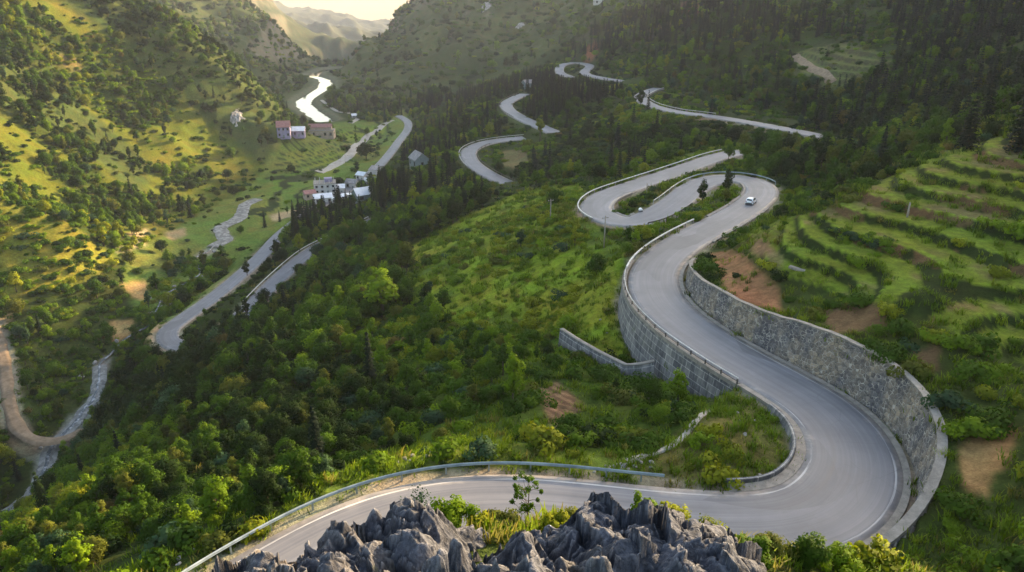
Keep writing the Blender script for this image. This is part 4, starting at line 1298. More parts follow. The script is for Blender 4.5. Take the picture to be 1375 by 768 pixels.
def densities(px, py, x, y, z):
    """Trees, conifers, shrubs (per chance) at places given by where they lie."""
    n_ = len(px); t = np.full(n_, .3); co = np.full(n_, .01); s = np.full(n_, .45); g = np.full(n_, .15)
    cl = fbm(x / 30, y / 30, octaves=3, seed=71); cb = fbm(x / 48, y / 48, octaves=4, seed=71)
    def setz(m, tt=None, cc=None, ss=None, gg=None):
        for arr, v in ((t, tt), (co, cc), (s, ss), (g, gg)):
            if v is not None:
                arr[m] = v if np.ndim(v) == 0 else v[m]
    P = lambda poly: inpoly(px, py, poly)
    setz(P(Z_LEFT), np.where(cb > -.06, .95, .03), 0, np.where(cb > -.12, 1., .14), .3)
    setz(P(Z_WOOD1) | P(Z_WOOD2) | P(Z_WOOD3), np.where(cb > -.2, 1.0, .15), .01, np.where(cb > -.2, .6, .1), .1)
    setz(P(Z_SPUR), .02, 0, .9, .8)
    lowl = P([(-60, 400), (90, 385), (165, 360), (175, 440), (110, 540), (20, 600), (-60, 620)]); setz(lowl, .22, .02, .8, .3)
    setz(P(Z_FIELD), .015, 0, .05, .25)
    setz(P([(440, 130), (560, 140), (545, 152), (520, 165), (440, 160)]), .5, .05, .4)
    setz((gsample(SDIST, x, y) < 14) & (py > 342) & (py < 490), .4, .02, .95, .3)
    setz(P(Z_NEARWOOD), np.where(cl > -.3, .95, .55), .012, .7, .1)
    setz(P(Z_MIXWOOD), np.where(cl > 0, .6, .25), .01, .9, .4)
    setz(P(Z_GRASS), .004, 0, np.where(cl > .15, .35, .03), .55)
    setz(P([(670, 300), (790, 260), (800, 330), (720, 360), (660, 350)]) & (cl > -.1), .02, 0, .75, 1.)
    setz(P(Z_SHRUB) & ~P(Z_MIXWOOD), np.where(cl > .1, .22, .05), 0, .85, .6)
    for poly, d_ in Z_CONI:
        setz(P(poly), .25, d_, .3, .05)
    setz(P(Z_MIDHILLS), np.where(cl > -.1, .45, .12), .15, .5, .2)
    setz(P([(448, 132), (490, 50), (560, -60), (830, -60), (810, 20), (745, 95), (600, 138)]) , np.where(cl > .15, .3, .06), .01, .35, 0)
    setz(P(Z_BACKHILL), .14, .03, .95, .3)
    setz(P(Z_FARWOOD), .6, .12, .6, .1); setz(P(Z_DEEP), .7, .3, .5, .05)
    setz(P([(870, 118), (960, 130), (1060, 155), (1100, 180), (900, 140)]), .05, 0, .3, .6)
    setz(P([(1065, 60), (1130, 50), (1205, 70), (1195, 98), (1110, 120), (1066, 92)]), .01, 0, .1, .6)
    setz(P(Z_UPWOOD), np.where(cl > -.2, .75, .3), .08, .8, .5)
    setz(P(Z_TOPLIP), .08, .02, .35, 1)
    setz(P([(1030, 268), (1060, 262), (1150, 245), (1180, 262), (1060, 300), (990, 320), (960, 322), (985, 300)]), .06, 0, .7, 1)
    setz(P(POLY_TERR), .0, 0, .008, .1)
    setz(P(POLY_TERR) & (gsample(T_MAIN[1], x, y) > .25), .0, 0, .12, .5)
    setz(P(Z_BANK), .015, 0, .7, .7)
    setz(P(Z_ISLE), .0, 0, .3, 1)
    setz(P(Z_VERGE), .01, 0, .55, 1)
    setz(P([(840, 288), (870, 275), (905, 252), (960, 228), (1000, 225), (985, 215), (930, 232), (870, 258), (836, 278)]), 0, 0, .9, 1)
    setz(P([(890, 312), (930, 275), (945, 256), (990, 250), (1000, 262), (960, 288)]), .1, 0, .95, .6)
    setz(P([(645, 205), (700, 195), (715, 215), (690, 232), (660, 232)]), .02, 0, .3, .8)
    own = (y < 46) & (np.abs(x) < 60)
    setz(own, .0, 0, .75, 1)
    for poly in ([(945, 336), (985, 333), (1022, 362), (1054, 388), (1054, 420), (1000, 408), (962, 378)], [(1098, 418), (1185, 408), (1192, 438), (1120, 448)], [(1288, 600), (1320, 572), (1368, 568), (1352, 625), (1326, 668), (1296, 655)],
                 [(718, 524), (748, 510), (794, 546), (742, 580)], [(1222, 470), (1262, 462), (1262, 500), (1228, 502)], [(166, 382), (200, 378), (205, 405), (175, 405)], [(148, 430), (180, 426), (178, 452), (148, 464)]):
        setz(P(poly), 0, 0, .04, .1)
    return t, co, s, g


# places that must stay in sight: points of roads, tracks, walls, with how near they are
KEEP = []
for n_, rd in ROADS.items():
    for u in np.linspace(-1, 1, 5):
        KEEP.append(offs(rd['P'][::2], rd['S'][::2], u * rd['hw'], .2))
KEEP.append(offs(MP[RW[0]:RW[1]], MS[RW[0]:RW[1]], HW + 1.5, 2.5))
KEEP.append(offs(MP[LW[0]:LW[1]], MS[LW[0]:LW[1]], -HW - .9, -1.5)); KEEP.append(offs(MP[LW[0] + 8:LW[1]], MS[LW[0] + 8:LW[1]], -HW - .9, -4))
KEEP.append(full - np.array((0, 0, 1.0))); KEEP.append(STREAM[:k0] + np.array((0, 0, 1.0))); KEEP.append(STREAM[k1:] + np.array((0, 0, 1.0))); KEEP.append(RIVER[:len(RIVER) // 2] + np.array((0, 0, 2.)))
for pts in ([(88, 588), (110, 578)], [(1068, 75), (1092, 92), (1118, 113)], [(527, 162), (505, 177), (478, 196), (450, 222), (428, 232)],
            [(722, 540), (750, 525), (770, 550), (745, 565)], [(960, 345), (985, 355), (1010, 370), (1035, 395)], [(952, 552), (925, 580), (900, 602), (870, 612)],
            [(405, 272), (430, 262), (445, 250), (470, 258), (495, 262), (505, 235), (500, 222), (560, 222), (570, 215), (385, 178), (400, 180), (430, 182), (712, 116)], [(1310, 600), (1330, 600), (1320, 630)]):
    pp = np.array(pts, float)
    for a, b in zip(pp[:-1], pp[1:]):
        for f in np.linspace(0, 1, 12):
            KEEP.append(hit(*(a + (b - a) * f))[None] + np.array((0, 0, .3)))
KEEP = np.concatenate(KEEP)
KX, KY, KZ = project(KEEP)
kin = (KZ > 1) & (KX > -100) & (KX < 1480) & (KY > -60) & (KY < 860)
KX, KY, KZ = KX[kin], KY[kin], KZ[kin]
# openings where the photo lets foliage stand before the road
OVER = [[(408, 348), (424, 322), (505, 285), (505, 306), (440, 342)], [(326, 392), (352, 382), (362, 412), (345, 425), (318, 440)], [(354, 336), (372, 346), (430, 338), (520, 252), (528, 226), (500, 222), (480, 232), (440, 258), (400, 285), (360, 312)], [(238, 470), (262, 444), (300, 424), (332, 418), (330, 440), (290, 475)], [(330, 396), (360, 380), (352, 420), (318, 436)], [(735, 180), (765, 200), (770, 170)], [(560, 640), (640, 690), (860, 690), (1100, 735), (1200, 760), (300, 760)]]
ok_over = np.zeros(len(KX), bool)
for poly in OVER:
    ok_over |= inpoly(KX, KY, poly)
ok_over |= (KY > 690) & (KX < 1130)
KX, KY, KZ = KX[~ok_over], KY[~ok_over], KZ[~ok_over]
HP = [hit(a, b) + np.array((0, 0, dz)) for a, b in ((420, 272), (430, 272), (440, 272), (448, 270), (426, 258), (437, 258), (446, 258), (480, 268), (488, 268), (496, 266), (462, 268), (470, 262), (506, 238), (505, 230), (556, 224), (563, 224), (570, 224)) for dz in (1.5, 4.0)]
hx, hy, hz_ = project(np.array(HP)); KX, KY, KZ = np.concatenate([KX, hx]), np.concatenate([KY, hy]), np.concatenate([KZ, hz_])
KCELL = {}
for k in range(len(KX)):
    KCELL.setdefault((int(KX[k] // 24), int(KY[k] // 24)), []).append(k)


def blocks_view(x, y, z, h, rad_):
    """Would a plant here stand before something the photo shows?"""
    bx, by, bz = project(np.array((x, y, z))); tx, ty, tz = project(np.array((x, y, z + h)))
    rp = FOC * rad_ / max(bz, 1)
    x0, x1, y0, y1 = bx - rp, bx + rp, min(ty, by) , max(ty, by)
    for cx in range(int(x0 // 24), int(x1 // 24) + 1):
        for cy_ in range(int(y0 // 24), int(y1 // 24) + 1):
            for k in KCELL.get((cx, cy_), ()):
                if x0 < KX[k] < x1 and y0 < KY[k] < y1 and KZ[k] > bz + .5:
                    return True
    return False


def scatter(rng, r0, r1, per_m2, azmax=R(47)):
    n_ = int(azmax * (r1 ** 2 - r0 ** 2) * per_m2)
    r_ = np.sqrt(rng.random(n_) * (r1 ** 2 - r0 ** 2) + r0 ** 2); a = rng.uniform(-azmax, azmax, n_)
    return r_ * np.sin(a), r_ * np.cos(a) - 2


PLANTS = []                                             # kind, shape, leaf, x, y, z, scale, rot, squash


def tone_of(rng, x, y, px, py, kind):
    n_ = len(x); k = fbm(x / 40, y / 40, octaves=3, seed=91) * 1.3 + rng.normal(size=n_) * .42 + .08
    out = np.empty(n_, object)
    if kind == 'conifer':
        out[:] = 'deep green'; out[k > .55] = 'dark green'
        return out
    bright = np.zeros(n_)
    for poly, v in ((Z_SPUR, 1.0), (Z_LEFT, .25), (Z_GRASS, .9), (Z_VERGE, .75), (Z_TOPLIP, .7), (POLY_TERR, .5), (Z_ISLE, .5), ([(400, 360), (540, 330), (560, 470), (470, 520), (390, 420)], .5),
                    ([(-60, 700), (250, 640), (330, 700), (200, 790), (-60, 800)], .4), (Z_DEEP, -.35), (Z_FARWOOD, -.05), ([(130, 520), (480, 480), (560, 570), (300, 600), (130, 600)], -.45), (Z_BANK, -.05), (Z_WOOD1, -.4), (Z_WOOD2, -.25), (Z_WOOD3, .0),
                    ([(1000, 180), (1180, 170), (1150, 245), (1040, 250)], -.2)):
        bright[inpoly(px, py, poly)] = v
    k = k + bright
    out[:] = 'mid green'
    out[k < -.25] = 'dark green'; out[k > .55] = 'fresh green'; out[k > 1.1] = 'yellow green'
    ol = (rng.random(n_) < .09); out[ol] = 'olive'
    bl = (rng.random(n_) < .04); out[bl] = 'blue green'
    rb = (rng.random(n_) < .003); out[rb] = 'rust brown'
    return out


def plant_layer(seed, r0, r1, per, kind, scale_lo, scale_hi, hbase, wbase, pick, big=1.0, near_cut=0):
    rng = np.random.default_rng(seed)
    x, y = scatter(rng, r0, r1, per)
    z = ground(x, y); px, py, zc = project(np.stack([x, y, z], -1))
    okf = (zc > 8) & (px > -190) & (px < 1565) & (py > -90) & (py < 1000)
    x, y, z, px, py, zc = (a[okf] for a in (x, y, z, px, py, zc))
    t, co, s, g = densities(px, py, x, y, z)
    dens = {'tree': t, 'conifer': co, 'shrub': s, 'tuft': g}[kind]
    keep = rng.random(len(x)) < dens
    sc = rng.uniform(scale_lo, scale_hi, len(x)) * big
    if kind == 'tree':
        sc *= np.where(inpoly(px, py, Z_NEARWOOD), 1.0, .85) * (.5 + .5 * sstep(70, 230, zc))
    rr = wbase * sc * .5
    keep &= gsample(RDIST, x, y) > np.minimum(rr * .75, 2.4) + .6 if kind != 'tuft' else gsample(RDIST, x, y) > .7
    keep &= (gsample(SDIST, x, y) > np.where((py > 345) & (py < 480), 1.2, 3.5 + rr * .6)) & (gsample(VDIST, x, y) > 26)
    if kind != 'tuft':
        keep &= gsample(NOPL, x, y) < .5
    x, y, z, px, py, zc, sc, rr = (a[keep] for a in (x, y, z, px, py, zc, sc, rr))
    vis = visible(x, y, z + hbase * sc, 1.5)
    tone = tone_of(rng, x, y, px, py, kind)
    out = []
    nshape = {'tree': 8, 'conifer': 3, 'shrub': 4, 'tuft': 3}[kind]
    for k in range(len(x)):
        if kind != 'tuft' and vis[k] and blocks_view(x[k], y[k], z[k], hbase * sc[k] * .92, rr[k] * .8):
            if kind == 'tree' and hbase * sc[k] > 3 and not blocks_view(x[k], y[k], z[k], 1.4, 1.2) and zc[k] < 500:
                out.append(('shrub', int(rng.integers(4)), tone[k], x[k], y[k], z[k], rng.uniform(.5, .8), rng.random() * 6.28, vis[k], zc[k], px[k], py[k]))
            continue
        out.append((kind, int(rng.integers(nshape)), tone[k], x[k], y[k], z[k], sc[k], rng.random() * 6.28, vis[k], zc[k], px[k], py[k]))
    PLANTS.extend(out)


plant_layer(1, 48, 330, .075, 'tree', .45, 1.18, 8, 6, None)
plant_layer(11, 48, 170, .1, 'tree', .4, 1.0, 8, 6, None)
plant_layer(2, 330, 900, .03, 'tree', .6, 1.45, 8, 6, None)
plant_layer(3, 900, 1900, .0075, 'tree', 1.0, 2.3, 8, 6, None)
plant_layer(4, 100, 330, .08, 'conifer', .7, 1.15, 10, 3.3, None)
plant_layer(5, 330, 1000, .04, 'conifer', .9, 1.5, 10, 3.3, None)
plant_layer(6, 40, 330, .16, 'shrub', .35, 1.15, 1.7, 2.7, None)
plant_layer(7, 330, 800, .085, 'shrub', .5, 1.8, 1.7, 2.7, None)
plant_layer(8, 800, 1800, .009, 'shrub', 1.4, 3.6, 1.7, 2.7, None)
plant_layer(9, 34, 150, .9, 'tuft', .6, 1.2, .7, 1.2, None)
plant_layer(10, 150, 330, .22, 'tuft', 1.0, 1.9, .7, 1.2, None)


# ------------------------------------------------------------------ plants become things (the 300 of a kind that show largest) or masses
def where_words(px, py):
    for poly, s in ((Z_NEARWOOD, 'in the dense wood left of the near road'), (Z_MIXWOOD, 'in the thickets beside the grassy slope'), (Z_GRASS, 'on the open grassy slope below the hairpin'),
                    (Z_VERGE, 'on the verge outside the steel barrier'), (Z_ISLE, 'on the grass inside the near bend'), (Z_SHRUB, 'in the gully below the block wall'), (POLY_TERR, 'on the green terraces'),
                    (Z_UPWOOD, 'in the wood behind the green terraces'), (Z_BANK, 'on the bank above the rubble wall'), (Z_TOPLIP, 'along the top run of the hairpins'), (Z_BACKHILL, 'on the bushy hill behind the hairpins'),
                    (Z_SPUR, 'on the golden sunlit spur'), (Z_LEFT, 'on the sunlit left hill'), (Z_FIELD, 'among the valley fields'), (Z_DEEP, 'in the dark forest above the far road'), (Z_FARWOOD, 'in the wood below the far terraces')):
        if inpoly(np.array([px]), np.array([py]), poly)[0]:
            return s
    for (poly, d_), s in zip(Z_CONI, ('in the conifer stand beside the village', 'in the conifer stand by the small far bend', 'in the dark forest above the far road', 'on the far forested hill', 'at the foot of the hazy mountain')):
        if inpoly(np.array([px]), np.array([py]), poly)[0]:
            return s
    if py > 690 and px > 480:
        return 'between the rocks and the near road'
    if px < 240:
        return 'on the lower left slopes by the stream'
    return 'on the slopes around the winding road'


def size_word(h, kind):
    if kind == 'shrub':
        return 'low' if h < 1.2 else 'large' if h > 2.2 else 'mid sized'
    return 'small' if h < 5.5 else 'tall' if h > 9 else 'mid sized'


HB = {'tree': 8, 'conifer': 10, 'shrub': 1.7, 'tall': 10, 'tuft': .7}
NAME = {'tree': ('broadleaf_tree', 'tree'), 'conifer': ('conifer_tree', 'tree'), 'shrub': ('shrub', 'shrub'), 'tall': ('slender_tree', 'tree')}


def plant_thing(kind, shape, leaf, x, y, z, s, rot, label, group, sz=None):
    nm, cat = NAME[kind]
    zs = s if sz is None else sz
    if kind == 'shrub':
        o = bpy.data.objects.new(nm, crown_mesh(kind, shape, leaf, 'shrub')); link(o)
        o.location = (float(x), float(y), float(z) - .1); o.rotation_euler = (0, 0, rot); o.scale = (s, s, zs)
    else:
        o = empty(nm, (x, y, z - .1), rot); o.scale = (s, s, zs)
        link(bpy.data.objects.new('crown', crown_mesh(kind, shape, leaf, 'crown')), o)
        link(bpy.data.objects.new('trunk', trunk_mesh(kind, shape)), o)
    return tag(o, label, cat, group)




# ------------------------------------------------------------------ limestone in the foreground
def worley(P, seed, stretch=(1, 1, 1)):
    """Distance to the nearest feature point."""
    q = P / np.array(stretch); b = np.floor(q).astype(np.int64); best = np.full(len(P), 9.0)
    for dx in (-1, 0, 1):
        for dy in (-1, 0, 1):
            for dz in (-1, 0, 1):
                c_ = b + (dx, dy, dz)
                f = np.stack([_hash(c_[:, 0], c_[:, 1], c_[:, 2], seed + k) for k in range(3)], 1)
                best = np.minimum(best, ((c_ + f - q) ** 2).sum(1))
    return np.sqrt(best)


_b = bmesh.new(); bmesh.ops.create_icosphere(_b, subdivisions=5, radius=1)
ICO_V = np.array([v.co[:] for v in _b.verts]); ICO_F = np.array([[v.index for v in f.verts] for f in _b.faces]); _b.free()


def shards(x, y, cell, seed, tilt, step):
    """Broken faces: each cell of the rock is its own tilted plane."""
    qx, qy = x / cell, y / cell; bx, by = np.floor(qx).astype(np.int64), np.floor(qy).astype(np.int64)
    best = np.full(x.shape, 9.0); out = np.zeros(x.shape); z0 = np.zeros_like(bx)
    for dx in (-1, 0, 1):
        for dy in (-1, 0, 1):
            cx, cy2 = bx + dx, by + dy
            h0, h1, h2, h3, h4 = (_hash(cx, cy2, z0, seed + k) for k in range(5))
            ex, ey = qx - cx - h0, qy - cy2 - h1
            d = ex * ex + ey * ey; u_ = d < best
            pl_ = (ex * (h2 - .5) * 2 + ey * (h3 - .5) * 2) * tilt * cell * .8 + (h4 - .5) * step
            best = np.where(u_, d, best); out = np.where(u_, pl_, out)
    return out


def rock(name, peaks, seed, tint, label, amp=1.0):
    """A limestone outcrop: peaks (px, py, depth, steepness, flat radius), joined and cut by sharp ridges and flutes."""
    A = np.array([at(*p[:3]) for p in peaks]); res = .022
    lo = A[:, :2].min(0) - 1.5; hi = A[:, :2].max(0) + 1.5
    xs = np.arange(lo[0], hi[0], res); ys = np.arange(lo[1], hi[1], res)
    X, Y = np.meshgrid(xs, ys); n_ = X.size
    wx = X + .16 * fbm(X * 1.7, Y * 1.7, octaves=3, seed=seed); wy = Y + .16 * fbm(X * 1.7 + 9, Y * 1.7, octaves=3, seed=seed + 3)
    h = np.full(X.shape, -1e3)
    for (a, p) in zip(A, peaks):
        ang = np.arctan2(wy - a[1], wx - a[0]); dist = np.hypot(wx - a[0], (wy - a[1]) * .92)
        flute = 1 + .3 * vnoise(ang * 2.2 + seed, np.zeros_like(ang) + a[0] * 3, seed=seed + 5) + .12 * vnoise(ang * 6 + seed, dist * .7, seed=seed + 6)
        hh = a[2] - p[3] * flute * (np.sqrt(dist ** 2 + p[4] ** 2 + .0009) - p[4])
        h = np.maximum(h, hh)
    r1 = fbm(wx / .62, wy / .62, octaves=4, seed=seed + 11, ridged=True, gain=.45)
    r2 = fbm(X / .15, Y / .15, octaves=3, seed=seed + 12, ridged=True)
    r0 = fbm(wx / 1.5, wy / 1.5, octaves=2, seed=seed + 10, ridged=True)
    h = h + amp * (.1 * (r0 - .5) + .1 * (r1 - .6) + .014 * (r2 - .3)) + amp * shards(wx, wy, .8, seed + 40, 1.05, .1) + amp * shards(wx, wy, .3, seed + 44, .9, .05) - .1
    h = h + amp * .03 * (np.abs((h * 2.3 + .7 * fbm(X, Y, seed=seed + 2)) % 1 - .5) * 2 - .5)          # broken bedding
    gz = ground(X, Y)
    dx = .06 * fbm(X * 3, Y * 3, h * 2.2, octaves=3, seed=seed + 20); dy = .06 * fbm(X * 3 + 7, Y * 3, h * 2.2, octaves=3, seed=seed + 21)
    V = np.stack([X + dx, Y + dy, np.maximum(h, gz - .7)], -1)
    keep = (h > gz - .55)
    ny, nx = X.shape; i = np.arange((ny - 1) * (nx - 1)); r_ = i // (nx - 1); c_ = i % (nx - 1)
    K = keep[:-1, :-1] | keep[1:, :-1] | keep[:-1, 1:] | keep[1:, 1:]
    r_, c_ = r_[K.ravel()], c_[K.ravel()]
    F = np.stack([r_ * nx + c_, r_ * nx + c_ + 1, (r_ + 1) * nx + c_ + 1, (r_ + 1) * nx + c_], 1)
    used, inv = np.unique(F, return_inverse=True)
    org = A[0] - np.array((0, 0, 1.5))
    V = V.reshape(-1, 3)[used] - org
    me = mesh_np(name, V, inv.reshape(F.shape), M['limestone'], None, True, {'stone_tint': ('FLOAT', np.full(len(V), tint))})
    o = link(bpy.data.objects.new(name, me)); o.location = [float(a) for a in org]
    return tag(o, label, 'rock')


rock('limestone_rock', [(332, 752, 13.5, 1.4, .25), (396, 748, 13.8, 1.4, .2), (365, 756, 13.2, 1.4, .25)], 11, .7, 'brownish jagged limestone rock at the lower left, beside the asphalt')
rock('limestone_rock', [(464, 698, 14.8, 1.7, .08), (492, 732, 14.2, 1.4, .25), (428, 736, 14.1, 1.4, .25), (450, 752, 13.4, 1.5, .25)], 23, .8, 'pointed dark brown limestone pinnacle with mossy foot, left of the tall dark rock')
rock('limestone_rock', [(556, 668, 15.6, 2.3, .5), (508, 680, 15.8, 2.6, .12), (556, 712, 14.7, 2.2, .4)], 37, .12, 'tall dark blue grey limestone rock, rounded on top, left of the grassy gap', .8)
rock('limestone_rock', [(617, 722, 13.8, 2.2, .04), (590, 740, 13.5, 2, .06), (702, 702, 14.6, 2.2, .06), (752, 734, 13.9, 2, .08), (668, 742, 13.4, 1.9, .1), (722, 750, 13.2, 1.8, .12)], 41, .3,
     'pale jagged group of limestone spikes, lowest in the middle of the foreground', 1.0)
rock('limestone_rock', [(808, 676, 16, 1.3, .25), (772, 704, 15.5, 1.6, .25), (872, 692, 15.4, 1.15, .5), (938, 714, 15, 1.3, .55), (845, 718, 14.7, 1.1, .5), (915, 742, 14.2, 1.2, .5), (968, 745, 14.4, 1.6, .3)], 59, .03,
     'largest blue grey limestone rock with scalloped ridges, right of the grassy gap', .75)
rock('limestone_rock', [(800, 746, 13.3, 3.0, .16), (812, 750, 13.3, 3, .12)], 67, .03, 'small upright grey stone slab wedged before the largest limestone rock', .5)

# pale rock faces on the hills
for px, py, s, lab in ((320, 158, (5.5, 0, 11), 'pale bare rock face on the wooded flank of the left hill'), (655, 8, (10, 0, 7), 'pale rock patch high on the hazy mountain'), (700, 35, (8, 0, 4), 'small pale rock patch lower on the hazy mountain')):
    p, q_ = hit(px, py - s[2]), hit(px - 2, py + s[2])                    # a low bare outcrop lying along the fall of the slope
    ax = q_ - p; L_ = float(np.hypot(ax[0], ax[1])); ax = ax / L_; mid_ = (p + q_) / 2
    U, V_ = np.meshgrid(np.linspace(-1, 1, 60), np.linspace(-1, 1, 90)); wd_ = s[0] * (1 + .5 * fbm(V_ * 2.2, U * 0, octaves=3, seed=px))
    X = mid_[0] + ax[0] * V_ * L_ * .55 - ax[1] * U * wd_; Y = mid_[1] + ax[1] * V_ * L_ * .55 + ax[0] * U * wd_
    rr_ = np.sqrt(U ** 2 + V_ ** 2) + .35 * fbm(U * 2, V_ * 2, octaves=4, seed=px + 1)
    Z_ = ground(X, Y) + 2.0 * (1 - sstep(.55, 1.0, rr_)) + .9 * fbm(X / 2.0, Y / 2.0, octaves=4, seed=px + 2, ridged=True) - 1.1
    ii = np.arange(89 * 59); r2_, c2_ = ii // 59, ii % 59
    FF = np.stack([r2_ * 60 + c2_, r2_ * 60 + c2_ + 1, (r2_ + 1) * 60 + c2_ + 1, (r2_ + 1) * 60 + c2_], 1)
    o = link(bpy.data.objects.new('rock_face', mesh_np('rock_face', np.stack([X, Y, Z_], -1).reshape(-1, 3) - mid_, FF, M['cliff'], None, True))); o.location = [float(a) for a in mid_]
    tag(o, lab, 'rock')

# loose stones
_b = bmesh.new(); bmesh.ops.create_icosphere(_b, subdivisions=3, radius=1)
SV = np.array([v.co[:] for v in _b.verts]); SF = np.array([[v.index for v in f.verts] for f in _b.faces]); _b.free()
stone_me = []
for k in range(4):
    d = 1 + .35 * fbm(SV[:, 0] * 1.4, SV[:, 1] * 1.4, SV[:, 2] * 1.4, octaves=3, seed=80 + k)
    stone_me.append(mesh_np('stone', SV * d[:, None] * ((1, .8, .6), (1, .7, .75), (.8, 1, .5), (1, 1, .8))[k], SF, M['boulder'], None, False))
rs = np.random.default_rng(5)


def stone(px, py, s, label, group):
    p = hit(px, py)
    o = link(bpy.data.objects.new('stone', stone_me[rs.integers(4)])); o.location = (float(p[0]), float(p[1]), float(p[2]) + s * .2)
    o.scale = (s, s, s); o.rotation_euler = (rs.normal() * .2, rs.normal() * .2, rs.random() * 6)
    tag(o, label, 'stone', group)


for px, py in ((990, 555), (1013, 566), (1028, 564), (1000, 585), (1020, 640), (1034, 644), (998, 660), (1066, 605), (992, 566), (1005, 648)):
    stone(px, py, rs.uniform(.12, .22), 'small white stone lying on the grass inside the near bend', 'white stones inside the near bend')
for k in range(16):
    a = rs.random(); stone(515 + a * 75 + rs.normal() * 5, 624 - a * 12 + rs.normal() * 3, rs.uniform(.1, .28), 'pale rubble stone on the bare verge outside the steel crash barrier', 'rubble on the verge')
for k in range(20):
    a = rs.random(); stone(798 + a * 80, 632 - a * 8 + rs.normal() * 4, rs.uniform(.1, .3), 'pale rubble stone near the end of the steel crash barrier', 'rubble near the barrier end')
for k in range(12):
    a = rs.random(); stone(235 + a * 75, 760 - a * 44 + rs.normal() * 4, rs.uniform(.08, .22), 'pale stone beside the lower left part of the steel barrier', 'stones by the barrier at lower left')
for px, py in ((822, 496), (838, 480), (796, 470), (815, 448), (806, 430)):
    stone(px, py, rs.uniform(.12, .25), 'small pale stone on the grass above the terrace wall', 'stones above the terrace wall')
for k in range(34):
    a = rs.random(); q = STREAM[int(k0 + a * .75 * (ns - k0))]; x, y = q[0] + rs.normal() * 3.5, q[1] + rs.normal() * 3.5
    s = rs.uniform(.4, 1.3)
    o = link(bpy.data.objects.new('boulder', stone_me[rs.integers(4)])); o.location = (x, y, float(ground(x, y)) + .2); o.scale = (s, s, s); o.rotation_euler = (0, 0, rs.random() * 6)
    tag(o, 'grey boulder lying in the rocky stream', 'boulder', 'boulders in the stream')


# ------------------------------------------------------------------ close plants on the ledge
def close_bush(px, py, h, wd, leafk, label, seed, clumps=14, per=300, leaf=.055, cat='bush', name='bush', grp=None):
    if py < 735:                                            # on the ledge behind the rocks, reaching up to py
        zc = 17.5 + (seed % 5) * .45; p = at(px, py + 30, zc); p[2] = float(ground(p[0], p[1])); h = max(.4, float(at(px, py, zc)[2]) - p[2])
    else:
        p = hit(px, py)
    me = foliage_mesh('bush', [leaf_cloud(np.random.default_rng(seed), *(lambda r_: (np.stack([r_.normal(size=clumps) * wd * .25, r_.normal(size=clumps) * wd * .25, r_.uniform(.2, .8, clumps) * h], 1),
                              np.stack([r_.uniform(.14, .34, clumps) * wd, r_.uniform(.14, .34, clumps) * wd, r_.uniform(.12, .3, clumps) * h + .05], 1)))(np.random.default_rng(seed + 1)), per, leaf, .15, crown_c=np.zeros(3))], leaf_mat(leafk))
    o = link(bpy.data.objects.new(name, me)); o.location = (float(p[0]), float(p[1]), float(p[2]) - .1)
    return tag(o, label, cat, grp)


close_bush(612, 659, .75, .8, 'fresh green', 'round fresh green bush just right of the tall dark rock', 501)
close_bush(568, 644, 1.15, 1.1, 'blue green', 'airy grey green bush behind the tall dark rock', 502, 13, 130, .045)
close_bush(640, 690, .5, .9, 'yellow green', 'yellow green bush in the grassy gap between the rocks', 503)
close_bush(672, 696, .45, .8, 'olive', 'olive bush low in the grassy gap between the rocks', 504)
close_bush(745, 676, .5, .7, 'yellow green', 'yellow green bush to the right of the sapling', 505)
close_bush(772, 676, .5, .8, 'olive', 'olive bush behind the left shoulder of the largest rock', 506)
close_bush(868, 664, .95, .7, 'fresh green', 'fresh green leafy bush behind the ridge of the largest rock', 507, 10, 220, .06)
close_bush(905, 668, .8, .9, 'yellow green', 'yellow green leafy bush behind the right slope of the largest rock', 508, 11, 240, .06)
close_bush(955, 684, .95, .9, 'yellow green', 'loose yellowish bush at the right end of the largest rock', 509, 13, 130, .05)
close_bush(1000, 752, .7, 1.0, 'mid green', 'mid green bush low at the right end of the largest rock', 510)
close_bush(1035, 752, .8, .9, 'olive', 'olive bush in front of the near road bend', 511)
close_bush(1082, 762, 1.0, .8, 'mid green', 'upright mid green bush in front of the near road bend', 512)
close_bush(1130, 768, .7, 1.0, 'fresh green', 'fresh green bush below the end of the wall coping', 513)
close_bush(1180, 768, .75, 1.2, 'yellow green', 'broad leaved yellow green bush under the low end of the wall', 514, 12, 90, .12)
close_bush(1228, 764, .8, 1.2, 'fresh green', 'broad leaved fresh green bush right of the low end of the wall', 515, 12, 100, .11)
close_bush(1280, 760, .9, 1.3, 'mid green', 'mid green bush near the bottom right of the bank', 516)
for k in range(240):                                            # grass of the gap and the ledge
    px = rs.choice([rs.uniform(590, 800), rs.uniform(860, 1010), rs.uniform(1000, 1330)]); py = rs.uniform(700, 735) if px < 900 else rs.uniform(735, 772)
    x, y, z = hit(px, py)
    if y > 30:
        continue
    PLANTS.append(('tuft', int(rs.integers(3)), str(rs.choice(['mid green', 'olive', 'fresh green'])), x, y, z, rs.uniform(.25, .6), rs.random() * 6.28, True, 20, px, py))
